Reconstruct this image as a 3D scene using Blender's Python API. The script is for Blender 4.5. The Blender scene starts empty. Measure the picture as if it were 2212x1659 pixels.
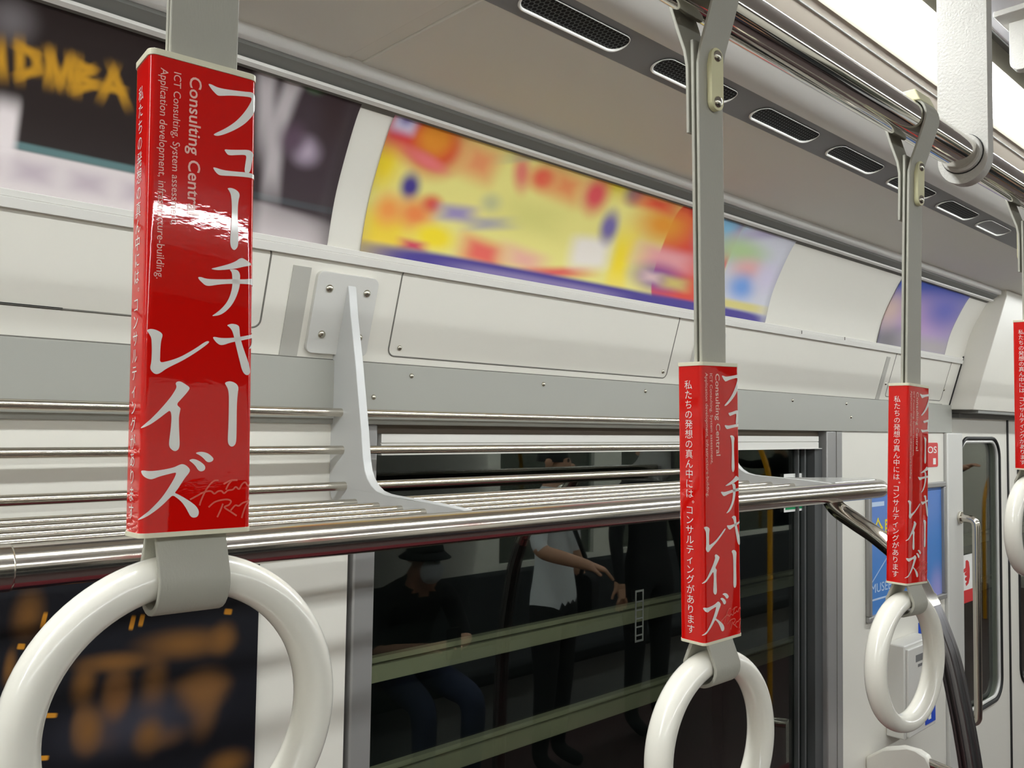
import bpy, bmesh, math, random
from mathutils import Vector, Matrix
from mathutils.geometry import tessellate_polygon
import numpy as np
C = bpy.context.scene.collection
S = bpy.context.scene
PI = math.pi
H = 1.75                      # the camera's height above the floor; all z below are relative to it
# ------------------------------------------------------------------ camera
FPX, YAW, PITCH, ROLL = 1852.33, math.radians(46.76549), math.radians(2.79479), math.radians(-0.87346)
fw = Vector((math.cos(YAW)*math.cos(PITCH), math.sin(YAW)*math.cos(PITCH), math.sin(PITCH)))
r0 = Vector((math.sin(YAW), -math.cos(YAW), 0)); d0 = -r0.cross(fw)
rt = math.cos(ROLL)*r0 + math.sin(ROLL)*d0
dn = -math.sin(ROLL)*r0 + math.cos(ROLL)*d0
cam = bpy.data.cameras.new('camera'); co = bpy.data.objects.new('camera', cam); C.objects.link(co)
cam.sensor_width = 36; cam.lens = FPX/2212*36; cam.clip_start = .01; cam.clip_end = 60
M = Matrix((( rt.x, -dn.x, -fw.x, 0), (rt.y, -dn.y, -fw.y, 0), (rt.z, -dn.z, -fw.z, H), (0, 0, 0, 1)))
co.matrix_world = M
S.camera = co
# ------------------------------------------------------------------ world, exposure
w = bpy.data.worlds.new('tunnel'); S.world = w; w.use_nodes = True
w.node_tree.nodes['Background'].inputs[0].default_value = (.5, .6, .5, 1)
w.node_tree.nodes['Background'].inputs[1].default_value = .004
S.view_settings.view_transform = 'Standard'; S.view_settings.look = 'None'
S.view_settings.gamma = 1; S.view_settings.use_curve_mapping = False
S.view_settings.exposure = 0.0
LIGHT = 34.0                  # strength of the ceiling lamps' diffusers
try:
    S.cycles.use_denoising = True; S.cycles.max_bounces = 14; S.cycles.diffuse_bounces = 6
    S.cycles.glossy_bounces = 6; S.cycles.transparent_max_bounces = 16; S.cycles.sample_clamp_indirect = 6
    S.cycles.caustics_reflective = True
except Exception: pass

def ray(u, v): return fw + rt*((u-1106)/FPX) + dn*((v-829.5)/FPX)
def at_y(u, v, y): d = ray(u, v); return d*(y/d.y)
def at_x(u, v, x): d = ray(u, v); return d*(x/d.x)
# ------------------------------------------------------------------ materials
def lin(c):
    return tuple(((x/255)/12.92 if x/255 <= .04045 else ((x/255+.055)/1.055)**2.4) for x in c)
def mat(name, rgb, rough=.5, metal=0, spec=.5, coat=0, coat_rough=.03, bump=None, var=0, emit=None, srgb=True):
    m = bpy.data.materials.new(name); m.use_nodes = True; nt = m.node_tree; b = nt.nodes['Principled BSDF']
    c = lin(rgb) if srgb else rgb
    b.inputs['Base Color'].default_value = (*c, 1); b.inputs['Roughness'].default_value = rough
    b.inputs['Metallic'].default_value = metal; b.inputs['Specular IOR Level'].default_value = spec
    b.inputs['Coat Weight'].default_value = coat; b.inputs['Coat Roughness'].default_value = coat_rough
    if emit: b.inputs['Emission Color'].default_value = (*emit[0], 1); b.inputs['Emission Strength'].default_value = emit[1]
    tc = nt.nodes.new('ShaderNodeTexCoord')
    if var:
        n = nt.nodes.new('ShaderNodeTexNoise'); n.inputs['Scale'].default_value = 9; n.inputs['Detail'].default_value = 5
        nt.links.new(tc.outputs['Object'], n.inputs['Vector'])
        mx = nt.nodes.new('ShaderNodeMix'); mx.data_type = 'RGBA'; mx.blend_type = 'MULTIPLY'; mx.inputs[0].default_value = 1
        mr = nt.nodes.new('ShaderNodeMapRange'); mr.inputs[3].default_value = 1-var; mr.inputs[4].default_value = 1+var
        nt.links.new(n.outputs[0], mr.inputs[0]); mx.inputs[6].default_value = (*c, 1)
        nt.links.new(mr.outputs[0], mx.inputs[7]); nt.links.new(mx.outputs[2], b.inputs['Base Color'])
    if bump:
        n = nt.nodes.new('ShaderNodeTexNoise'); n.inputs['Scale'].default_value = bump[0]; n.inputs['Detail'].default_value = bump[2] if len(bump) > 2 else 3
        mp = nt.nodes.new('ShaderNodeMapping'); mp.inputs['Scale'].default_value = bump[3] if len(bump) > 3 else (1, 1, 1)
        nt.links.new(tc.outputs['Object'], mp.inputs[0]); nt.links.new(mp.outputs[0], n.inputs['Vector'])
        bp = nt.nodes.new('ShaderNodeBump'); bp.inputs['Strength'].default_value = bump[1]; bp.inputs['Distance'].default_value = .002
        nt.links.new(n.outputs[0], bp.inputs['Height']); nt.links.new(bp.outputs[0], b.inputs['Normal'])
        if coat: nt.links.new(bp.outputs[0], b.inputs['Coat Normal'])
    return m
m_white = mat('white_wall_laminate', (226, 223, 213), .38, var=.015)
m_pinkwhite = mat('warm_white_panel', (226, 218, 210), .38, var=.02)
m_band = mat('grey_painted_band', (158, 158, 150), .42, bump=(900, .03))
m_ceil = mat('beige_ceiling_panel', (242, 241, 232), .55, bump=(1400, .05))
m_ceilw = mat('white_ceiling_panel', (232, 231, 236), .5)
m_strip = mat('dark_grey_vent_strip', (140, 141, 141), .5, bump=(1500, .08))
m_lip = mat('light_grey_ceiling_trim', (222, 220, 214), .35)
m_cream = mat('cream_lamp_trim', (226, 220, 202), .4)
m_beige = mat('beige_fascia', (196, 186, 172), .5)
m_bead = mat('bright_white_bead', (244, 244, 242), .25)
m_trough = mat('dark_grey_recess', (128, 128, 124), .6)
m_joint = mat('grey_joint_strip', (176, 174, 166), .5)
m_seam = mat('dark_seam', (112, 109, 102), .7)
m_black = mat('black_rubber', (14, 14, 14), .6)
m_dark = mat('near_black', (6, 6, 7), .8)
m_chrome = mat('chrome', (214, 210, 202), .07, 1)
m_satin = mat('satin_steel_rail', (206, 200, 190), .17, 1)
m_steel = mat('brushed_steel', (208, 202, 190), .19, 1)
m_darksteel = mat('ribbed_grey_steel', (120, 118, 120), .32, 1)
m_alu = mat('satin_aluminium', (212, 211, 206), .42, .15, bump=(700, .04))
m_aluw = mat('window_frame_grey', (152, 151, 149), .4, .35)
m_track = mat('dark_window_track', (82, 84, 84), .5, .2)
m_arm = mat('silver_painted_bracket', (204, 205, 204), .45, .1, bump=(1500, .06))
m_armedge = m_arm
m_belt = mat('grey_vinyl_belt', (166, 164, 152), .55, bump=(1300, .1, 3, (1, 1, .25)))
m_creamp = mat('cream_plastic', (214, 210, 170), .35)
m_cap = mat('pale_cream_plastic', (222, 218, 192), .4)
m_ring = mat('ivory_white_plastic', (236, 233, 222), .22, spec=.5, coat=.4, coat_rough=.06)
m_red = mat('red_glossy_print', (206, 16, 10), .45, spec=.0, coat=.9, coat_rough=.025, bump=(130, .014, 3, (1, 1, 2.2)))
m_ink = mat('white_print', (232, 230, 224), .35, coat=.5, coat_rough=.05)
m_pink = mat('pale_pink_print', (240, 186, 172), .4, coat=.5, coat_rough=.05)
m_sign = mat('faded_red_print', (222, 92, 74), .4, coat=.5, coat_rough=.05)
m_screw = mat('polished_screw', (190, 186, 172), .22, 1)
m_hang = mat('white_textured_paint', (190, 187, 180), .5, bump=(420, .35, 4))
m_moq = mat('burgundy_moquette', (104, 30, 40), .95, bump=(900, .4))
m_char = mat('darkened_bench_moquette', (34, 36, 38), .95)
m_floor = mat('grey_floor_vinyl', (62, 40, 40), .5, var=.1)
m_glow = mat('lamp_diffuser', (255, 255, 255), .6, emit=((.945, .99, 1.0), LIGHT))
m_tunnel = mat('tunnel_concrete', (34, 38, 36), .95, var=.3)
m_bar = mat('pale_green_rail_paint', (176, 170, 138), .8, var=.06)
m_bluest = mat('blue_sticker', (10, 70, 190), .4)
m_redst = mat('red_sticker', (206, 34, 40), .4)
m_whst = mat('white_sticker', (236, 236, 232), .4)
m_green = mat('green_sticker', (10, 140, 84), .4)
m_yel = mat('yellow_pole_paint', (226, 158, 14), .3, spec=.5, coat=.4)
def glass_mat(name, tint=(.86, .92, .89)):
    m = bpy.data.materials.new(name); m.use_nodes = True; nt = m.node_tree; nt.nodes.clear()
    o = nt.nodes.new('ShaderNodeOutputMaterial'); mx = nt.nodes.new('ShaderNodeMixShader')
    t = nt.nodes.new('ShaderNodeBsdfTransparent'); t.inputs[0].default_value = (*tint, 1)
    g = nt.nodes.new('ShaderNodeBsdfGlossy'); g.inputs['Roughness'].default_value = .004
    fr = nt.nodes.new('ShaderNodeFresnel'); fr.inputs[0].default_value = 1.5
    ml = nt.nodes.new('ShaderNodeMath'); ml.operation = 'MULTIPLY'; ml.inputs[1].default_value = .38
    nt.links.new(fr.outputs[0], ml.inputs[0]); nt.links.new(ml.outputs[0], mx.inputs[0]); nt.links.new(t.outputs[0], mx.inputs[1]); nt.links.new(g.outputs[0], mx.inputs[2])
    nt.links.new(mx.outputs[0], o.inputs[0]); return m
m_glass = glass_mat('dark_tinted_glass', (.86, .90, .87))

def soft_print(name, base, shapes, gloss=.3, coat=.2):
    """a printed sheet: soft-edged blots of ink over a base colour; UV is in metres on the sheet"""
    m = bpy.data.materials.new(name); m.use_nodes = True; nt = m.node_tree; b = nt.nodes['Principled BSDF']
    b.inputs['Roughness'].default_value = gloss+.15; b.inputs['Specular IOR Level'].default_value = .35
    uv = nt.nodes.new('ShaderNodeUVMap'); uv.uv_map = 'UV'
    cur = None
    def link_or(sock, idx, node):
        if sock is None: node.inputs[idx].default_value = (*lin(base), 1)
        else: nt.links.new(sock, node.inputs[idx])
    for (kind, cx, cy, hw, hh, rot, soft, col) in shapes:
        soft = min(.97, soft*1.25)
        mp = nt.nodes.new('ShaderNodeMapping'); mp.vector_type = 'TEXTURE'
        mp.inputs['Location'].default_value = (cx, cy, 0); mp.inputs['Rotation'].default_value = (0, 0, rot)
        mp.inputs['Scale'].default_value = (hw, hh, 1); nt.links.new(uv.outputs[0], mp.inputs[0])
        if kind == 'e':
            ln = nt.nodes.new('ShaderNodeVectorMath'); ln.operation = 'LENGTH'
            nt.links.new(mp.outputs[0], ln.inputs[0]); val = ln.outputs['Value']
        else:
            ab = nt.nodes.new('ShaderNodeVectorMath'); ab.operation = 'ABSOLUTE'; nt.links.new(mp.outputs[0], ab.inputs[0])
            sp = nt.nodes.new('ShaderNodeSeparateXYZ'); nt.links.new(ab.outputs[0], sp.inputs[0])
            p4 = []
            for k in (0, 1):
                q = nt.nodes.new('ShaderNodeMath'); q.operation = 'POWER'; q.inputs[1].default_value = 5
                nt.links.new(sp.outputs[k], q.inputs[0]); p4.append(q)
            ad = nt.nodes.new('ShaderNodeMath'); ad.operation = 'ADD'
            nt.links.new(p4[0].outputs[0], ad.inputs[0]); nt.links.new(p4[1].outputs[0], ad.inputs[1])
            rr = nt.nodes.new('ShaderNodeMath'); rr.operation = 'POWER'; rr.inputs[1].default_value = .2
            nt.links.new(ad.outputs[0], rr.inputs[0]); val = rr.outputs[0]
        mr = nt.nodes.new('ShaderNodeMapRange'); mr.interpolation_type = 'SMOOTHSTEP'
        mr.inputs[1].default_value = max(0, 1-soft); mr.inputs[2].default_value = 1+soft
        mr.inputs[3].default_value = 1; mr.inputs[4].default_value = 0
        nt.links.new(val, mr.inputs[0])
        mx = nt.nodes.new('ShaderNodeMix'); mx.data_type = 'RGBA'
        nt.links.new(mr.outputs[0], mx.inputs[0]); link_or(cur, 6, mx); mx.inputs[7].default_value = (*lin(col), 1)
        cur = mx.outputs[2]
    if cur: nt.links.new(cur, b.inputs['Base Color'])
    else: b.inputs['Base Color'].default_value = (*lin(base), 1)
    return m
# ------------------------------------------------------------------ mesh builder (coordinates relative to the camera's foot, z from the eye)
class MB:
    def __init__(s): s.v = []; s.f = []; s.mi = []; s.cur = 0
    def add(s, vs, fs):
        n = len(s.v); s.v += [tuple(p) for p in vs]
        for f in fs: s.f.append(tuple(i+n for i in f)); s.mi.append(s.cur)
        return s
    def box(s, x0, x1, y0, y1, z0, z1):
        x0, x1 = sorted((x0, x1)); y0, y1 = sorted((y0, y1)); z0, z1 = sorted((z0, z1))
        return s.add([(x, y, z) for z in (z0, z1) for y in (y0, y1) for x in (x0, x1)],
                     [(0, 2, 3, 1), (4, 5, 7, 6), (0, 1, 5, 4), (2, 6, 7, 3), (0, 4, 6, 2), (1, 3, 7, 5)])
    def prism(s, loop, off):
        n = len(loop); off = Vector(off); a = [Vector(p) for p in loop]
        tri = tessellate_polygon([a])
        return s.add(a+[p+off for p in a], [tuple(t) for t in tri]+[tuple(i+n for i in reversed(t)) for t in tri]
                     + [(i, (i+1) % n, (i+1) % n+n, i+n) for i in range(n)])
    def ext_x(s, yz, x0, x1): return s.prism([(x0, y, z) for y, z in yz], (x1-x0, 0, 0))
    def tube(s, path, r, seg=14, closed=False, cap=True, ry=None):
        P = [Vector(p) for p in path]; n = len(P); fr = []
        for i in range(n):
            a = P[(i-1) % n] if (closed or i > 0) else P[i]; b = P[(i+1) % n] if (closed or i < n-1) else P[i]
            fr.append((b-a).normalized())
        up = Vector((0, 0, 1)) if abs(fr[0].z) < .9 else Vector((0, 1, 0))
        nrm = (up-fr[0]*up.dot(fr[0])).normalized(); vs = []
        for i in range(n):
            nrm = (nrm-fr[i]*nrm.dot(fr[i])).normalized(); bi = fr[i].cross(nrm)
            ri = r[i] if isinstance(r, (list, tuple)) else r; rb = ri if ry is None else ry
            for k in range(seg):
                a = 2*PI*k/seg; vs.append(P[i]+nrm*(math.cos(a)*ri)+bi*(math.sin(a)*rb))
        fs = []; m = n if closed else n-1
        for i in range(m):
            j = (i+1) % n
            for k in range(seg): l = (k+1) % seg; fs.append((i*seg+k, i*seg+l, j*seg+l, j*seg+k))
        if cap and not closed: fs.append(tuple(reversed(range(seg)))); fs.append(tuple(range((n-1)*seg, n*seg)))
        return s.add(vs, fs)
    def ribbon(s, yz, t, x0, x1):
        """a strap of thickness t following a path in the y-z plane"""
        P = [Vector(p) for p in yz]; n = len(P); A = []; B = []
        for i in range(n):
            d = (P[min(i+1, n-1)]-P[max(i-1, 0)]).normalized(); nn = Vector((-d.y, d.x))
            A.append(P[i]+nn*t/2); B.append(P[i]-nn*t/2)
        vs = []
        for x in (x0, x1):
            vs += [(x, p.x, p.y) for p in A]+[(x, p.x, p.y) for p in B]
        k = 2*n; fs = []
        for i in range(n-1):
            fs += [(i, i+1, n+i+1, n+i), (k+i+1, k+i, k+n+i, k+n+i+1), (i+1, i, k+i, k+i+1), (n+i, n+i+1, k+n+i+1, k+n+i)]
        fs += [(0, n, k+n, k), (n-1, k+n-1, k+2*n-1, 2*n-1)]
        return s.add(vs, fs)
    def dome(s, p, nrm, r, h=None, seg=12, rings=4):
        p = Vector(p); nrm = Vector(nrm).normalized(); h = h or r*.6
        a = nrm.orthogonal().normalized(); b = nrm.cross(a); vs = []; fs = []
        for i in range(rings):
            t = PI/2*i/rings
            for k in range(seg):
                q = 2*PI*k/seg; vs.append(p+(a*math.cos(q)+b*math.sin(q))*(r*math.cos(t))+nrm*(h*math.sin(t)))
        vs.append(p+nrm*h)
        for i in range(rings-1):
            for k in range(seg): l = (k+1) % seg; fs.append((i*seg+k, i*seg+l, (i+1)*seg+l, (i+1)*seg+k))
        for k in range(seg): fs.append(((rings-1)*seg+k, (rings-1)*seg+(k+1) % seg, rings*seg))
        fs.append(tuple(reversed(range(seg))))
        return s.add(vs, fs)
    def loop_plate(s, loop, off):     # same as prism, named for rounded plates
        return s.prism(loop, off)
    def build(s, name, mats, parent=None, local=False, smooth=True, bevel=0, angle=35):
        if not isinstance(mats, (list, tuple)): mats = [mats]
        V = np.array(s.v, float)
        if not local: V[:, 2] += H
        me = bpy.data.meshes.new(name); o = bpy.data.objects.new(name, me); C.objects.link(o)
        if parent is not None:
            o.parent = parent
            if not local:
                q = parent; off = Vector((0, 0, 0))
                while q: off += Vector(q.location); q = q.parent
                V -= np.array(off)
        elif not local:
            c = (V.min(0)+V.max(0))/2; c[2] = V[:, 2].min(); V -= c; o.location = c
        me.from_pydata([tuple(p) for p in V], [], s.f); me.update()
        for m in mats: me.materials.append(m)
        if len(mats) > 1: me.polygons.foreach_set('material_index', s.mi)
        bm = bmesh.new(); bm.from_mesh(me); bmesh.ops.recalc_face_normals(bm, faces=bm.faces); bm.to_mesh(me); bm.free()
        if smooth:
            me.polygons.foreach_set('use_smooth', [True]*len(me.polygons)); me.set_sharp_from_angle(angle=math.radians(angle))
        if bevel:
            b = o.modifiers.new('bevel', 'BEVEL'); b.width = bevel; b.segments = 2; b.limit_method = 'ANGLE'
        return o
def tag(o, label=None, cat=None, group=None, kind=None):
    if label: o['label'] = label
    if cat: o['category'] = cat
    if group: o['group'] = group
    if kind: o['kind'] = kind
    return o
def thing(name, label, cat, loc, group=None):
    o = bpy.data.objects.new(name, None); C.objects.link(o); o.empty_display_size = .03
    o.location = (loc[0], loc[1], loc[2]+H); return tag(o, label, cat, group)
def struct(o): o['kind'] = 'structure'; return o
def copy_tree(o, parent=None):
    c = o.copy(); C.objects.link(c)
    if parent is not None: c.parent = parent
    for ch in o.children: copy_tree(ch, c)
    return c
def rrect(x0, x1, y0, y1, r, n=6):
    P = []
    for cx, cy, a in ((x1-r, y1-r, 0), (x0+r, y1-r, PI/2), (x0+r, y0+r, PI), (x1-r, y0+r, 3*PI/2)):
        for k in range(n+1): t = a+PI/2*k/n; P.append((cx+r*math.cos(t), cy+r*math.sin(t)))
    return P
def smooth_path(pts, n=6):
    P = [Vector(p) for p in pts]; out = []
    for i in range(len(P)-1):
        a = P[max(i-1, 0)]; b = P[i]; c = P[i+1]; d = P[min(i+2, len(P)-1)]
        for k in range(n):
            t = k/n; out.append(.5*((2*b)+(c-a)*t+(2*a-5*b+4*c-d)*t*t+(3*b-a-3*c+d)*t**3))
    out.append(P[-1]); return out
def text_flat(body, resolution=3, space_line=1.0, align='LEFT', bold=0):
    """outline lettering as flat (verts, faces), fitted to the unit box 0..1"""
    cu = bpy.data.curves.new('lettering', 'FONT'); cu.body = body; cu.resolution_u = resolution; cu.space_line = space_line
    cu.align_x = align; cu.fill_mode = 'BOTH'; cu.offset = bold
    o = bpy.data.objects.new('lettering', cu); C.objects.link(o); bpy.context.view_layer.update()
    ev = o.evaluated_get(bpy.context.evaluated_depsgraph_get()); me = ev.to_mesh()
    v = np.array([tuple(p.co)[:2] for p in me.vertices]); f = [tuple(p.vertices) for p in me.polygons]; ev.to_mesh_clear()
    bpy.data.objects.remove(o); bpy.data.curves.remove(cu)
    lo, hi = v.min(0), v.max(0); return (v-lo)/(hi-lo), f, (hi-lo)[0]/(hi-lo)[1]
# ================================================================== the setting
YW, YC = 1.1, -.33                     # window wall, centre line of the car
X0, X1 = -3.0, 11.0                    # length of car that is built
def my(y): return 2*YC-y
# wall profile (y, z) from the grey band up to the ceiling
core = [(1.1, .0925), (1.062, .2245)] + [(1.055, .249), (1.039, .310), (1.017, .361), (.985, .419), (.958, .449), (.944, .4655)]
PR = [Vector(core[0]), Vector(core[1])] + smooth_path([Vector(p) for p in core[1:]], 5)[1:]
SL = [0.0]
for a, b in zip(PR, PR[1:]): SL.append(SL[-1]+(b-a).length)
def prof(s):
    s = min(max(s, 0), SL[-1]-1e-6); i = max(k for k in range(len(SL)-1) if SL[k] <= s)
    t = (s-SL[i])/(SL[i+1]-SL[i]); d = (PR[i+1]-PR[i]).normalized()
    return PR[i].lerp(PR[i+1], t), Vector((-d.y, d.x))
def on(x, s, off=0.0):                 # a point on the sloping and curved wall, off metres towards the car
    p, n = prof(s)
    if n.x > 0: n = -n
    return Vector((x, p.x+n.x*off, p.y+n.y*off))
def px_on(u, v):                       # where a sight line meets that wall: (x, s)
    d = ray(u, v); q = d.z/d.y
    for i in range(len(PR)-1):
        a, b = PR[i], PR[i+1]; fa, fb = a.y-q*a.x, b.y-q*b.x
        if fa <= 0 <= fb or fa >= 0 >= fb:
            t = fa/(fa-fb); p = a.lerp(b, t); return d.x/d.y*p.x, SL[i]+t*(SL[i+1]-SL[i])
    return d.x/d.y*PR[-1].x, (0 if q < PR[0].y/PR[0].x else SL[-1])
WX0, WX1, WZ0 = .705, 2.285, -1.06      # window hole
DX0, DX1 = 3.154, 4.38                 # doorway
ZF = -H
OUT = YW+.06
b = MB()
b.box(X0, WX0, YW, OUT, ZF, .0925); b.box(WX0, WX1, YW, OUT, ZF, WZ0); b.box(WX1, 3.012, YW, OUT, ZF, .0925)
b.box(WX0, WX1, YW+.035, OUT, -.016, .0925)
b.box(DX1, X1, YW, OUT, ZF, .0925)
struct(b.build('wall_left', m_white))
b = MB(); b.box(3.018, DX0, YW-.012, OUT+.02, ZF, -.001); struct(b.build('trim_1', m_alu, bevel=.004))
b = MB(); b.box(X0, 3.075, YW-.006, YW+.036, -.0012, .0925)
band = struct(b.build('trim_2', m_band, bevel=.0015))
for u, v in ((889, 812), (1174, 830), (1394, 845), (807, 858), (1712, 865), (1828, 872), (1838, 901)):
    p = at_y(u, v, YW-.006); q = MB(); q.dome(p, (0, -1, 0), .0042, .003); q.build('screw', m_screw, band)
# sloping panel, cove
def strip_of_wall(x0, x1, s0, s1, off0, off1, n=1):
    b = MB(); ss = [s0+(s1-s0)*k/n for k in range(n+1)]
    lo = [on(0, s, off0) for s in ss]; hi = [on(0, s, off1) for s in ss]
    b.ext_x([(p.y, p.z) for p in lo]+[(p.y, p.z) for p in reversed(hi)], x0, x1); return b
ST = SL[-1]
struct(strip_of_wall(X0, X1, 0, ST, -.03, 0, 30).build('wall_upper', m_white, angle=25))
for k, (xa, xb) in enumerate(((.583, .611), (2.493, 2.517))):
    struct(strip_of_wall(xa, xb, .001, .13, -.001, .0012, 6).build('trim_%d' % (3+k), m_joint))
# thin dark line under the sloping panel and the black seam at the left
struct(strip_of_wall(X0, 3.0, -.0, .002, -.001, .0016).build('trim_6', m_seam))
b = MB(); p = px_on(110, 665); b = strip_of_wall(X0, .30, p[1]-.0014, p[1]+.0014, -.001, .0008); struct(b.build('trim_7', m_dark))
xh, sh0 = px_on(1780, 737); _, sh1 = px_on(1780, 722)
def seam_loop(x0, x1, s0, s1, r, parent=None):
    L = rrect(x0, x1, s0, s1, r, 5); b = MB(); b.tube([on(x, s, -.0003) for x, s in L], .0014, 6, closed=True); return b
struct(seam_loop(-.5, .548, .0375, sh0+.006, .012).build('trim_8', m_seam))
cover = struct(seam_loop(.765, 1.476, .0135, sh0+.006, .012).build('trim_9', m_seam))
for u, v in ((863, 752), (1432, 803)):
    x, s = px_on(u, v); q = MB(); q.dome(on(x, s, 0), on(x, s, 1)-on(x, s, 0), .0044, .003); q.build('screw', m_screw, cover)
cover2 = struct(seam_loop(2.553, 2.98, .0125, sh0+.006, .01).build('trim_10', m_seam))
for u, v in ((1913, 829), (2039, 842)):
    x, s = px_on(u, v); q = MB(); q.dome(on(x, s, 0), on(x, s, 1)-on(x, s, 0), .0044, .003); q.build('screw', m_screw, cover2)
# poster holder rails along the cove
b = strip_of_wall(X0, 3.06, sh0, sh0+.012, 0, .007); b2 = strip_of_wall(X0, 3.06, sh0+.012, sh0+.020, 0, .004)
b.add(b2.v, b2.f); b.mi = [0]*len(b.f)
holder = struct(b.build('trim_11', m_lip, bevel=.0008))
for u in (1727, 1820):
    x, s = px_on(u, 713 if u == 1727 else 727)
    q = MB(); a = on(x, s-.004, .0075); q.box(x-.0012, x+.0012, a.y-.0006, a.y+.0006, a.z-.004, a.z+.004); q.build('slot', m_seam, holder)
b = MB()
b.ext_x([(.960, .470), (.9335, .470), (.9328, .4625), (.9330, .4530), (.9345, .4515), (.960, .4515)], X0, 3.06); struct(b.build('trim_12', m_bead, angle=60))
b = MB(); b.ext_x([(.975, .453), (.9445, .453), (.9445, .4465), (.966, .4335), (.985, .425)], X0, 3.06); struct(b.build('trim_13', m_trough))
b = MB(); b.ext_x([(.9625, .4345), (.9565, .4365), (.9565, .4325), (.9625, .4295)], X0, 3.06); struct(b.build('trim_21', m_lip))
# ceiling
b = MB()
xs = [X0, .578, .602, 3.16, 3.175, X1]
for xa, xb in ((X0, .578), (.602, X1)): b.box(xa, xb, .696, .952, .467, .60)
b.box(.578, .602, .696, .952, .4695, .60)
struct(b.build('ceiling', m_ceil, bevel=.0015))
b = MB(); b.box(3.30, 3.306, .70, .93, .4655, .4675); struct(b.build('trim_14', m_lip))
b = MB(); b.ext_x([(.696, .4668), (.637, .4756), (.637, .60), (.696, .60)], X0, X1); vstrip = struct(b.build('ceiling_vent_strip', m_strip))
lipp = [(.637, .4755), (.631, .4747), (.617, .4747), (.600, .4775), (.580, .4830), (.560, .4885), (.560, .60), (.637, .60)]
lipq = [(.560, .4885), (.545, .4935), (.51, .4995), (.486, .5025), (.4725, .504), (.4725, .60), (.560, .60)]
b = MB(); b.ext_x(lipp, X0, X1); struct(b.build('ceiling_fascia', m_lip, angle=30))
b = MB(); b.ext_x(lipq, X0, X1); fas = struct(b.build('ceiling_fascia', m_beige, angle=30))
b = MB(); b.box(X0, X1, .4868, .4880, .5005, .5025); b.build('seam', m_trough, fas); b = MB(); b.box(X0, X1, .5585, .5600, .4868, .489); b.build('seam', m_trough, fas)
b = MB(); b.box(X0, X1, my(.355), .355, .500, .60); struct(b.build('ceiling_centre', m_ceilw))
for k, xc in enumerate((1.30, 3.0, -.6)):
    b = MB(); b.box(xc, xc+.016, my(.345), .345, .4978, .501); struct(b.build('trim_%d' % (15+k), m_lip))
# the other side of the car
b = MB()
for xa, xb in ((X0, .4), (2.3, 3.7), (4.6, 4.9), (8.0, X1)): b.box(xa, xb, my(YW), my(YW)-.05, ZF, .0925)
for xa, xb in ((.4, 2.3), (3.7, 4.6), (4.9, 8.0)): b.box(xa, xb, my(YW), my(YW)-.05, ZF, -.88); b.box(xa, xb, my(YW), my(YW)-.05, -.02, .0925)
struct(b.build('wall_right', m_white))
b = MB(); b.ext_x([(my(p.x), p.y) for p in PR]+[(my(p.x-.0)-.03, p.y) for p in reversed(PR)], X0, X1); struct(b.build('wall_right_upper', m_white))
b = MB(); b.box(X0, X1, my(.952), my(.696), .467, .60); b.ext_x([(my(y), z) for y, z in lipp], X0, X1); b.ext_x([(my(y), z) for y, z in lipq], X0, X1)
b.ext_x([(my(y), z) for y, z in [(.696, .4668), (.637, .4756), (.637, .60), (.696, .60)]], X0, X1)
struct(b.build('ceiling_right', m_ceil))
for k, (xa, xb) in enumerate(((.4, 2.3), (3.7, 4.6), (4.9, 8.0))):
    b = MB(); b.box(xa, xb, my(YW)-.03, my(YW)-.036, -.88, -.02); struct(b.build('window_%d' % (k+2), m_glass))
b = MB(); b.box(X0, X1, my(YW), YW+.02, ZF-.05, ZF); struct(b.build('floor', m_floor))
b = MB(); b.box(X0-.05, X0, my(YW), YW, ZF, .6); struct(b.build('wall_rear', m_white))
b = MB(); b.box(X1, X1+.05, my(YW), YW, ZF, .6); struct(b.build('wall_front', m_white))
# ceiling lamps: two long rows
def lamp(ya, yb, label, mirror):
    f = (lambda y: my(y)) if mirror else (lambda y: y)
    t = thing('ceiling_lamp', label, 'lamp', (2, f((ya+yb)/2), .503), 'long lamp rows in the ceiling')
    b = MB(); b.ext_x([(f(.4267+.0278*math.cos(a)), .5035-.021*math.sin(a)) for a in [PI*k/12 for k in range(13)]], X0+.1, X1-.1); b.build('diffuser', m_glow, t)
    b = MB(); b.ext_x([(f(.4725), .504), (f(.4700), .499), (f(.4548), .4985), (f(.4545), .5035), (f(.4545), .54), (f(.4725), .54)], X0+.1, X1-.1)
    b.ext_x([(f(.399), .54), (f(.399), .5005), (f(.3975), .4985), (f(.385), .4985), (f(.385), .54)], X0+.1, X1-.1)
    b.build('frame', m_cream, t)
    b = MB(); b.box(X0+.1, X1-.1, f(.385), f(.355), .53, .56); b.box(X0+.1, X1-.1, f(.3565), f(.3545), .4995, .55); b.build('recess', m_trough, t)
    return t
lamp(.4545, .399, 'bright white lamp row in the ceiling above the chrome strap rail', False)
lamp(.4545, .399, 'far lamp row, seen only as shine on the nearest red sleeve', True)
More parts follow.
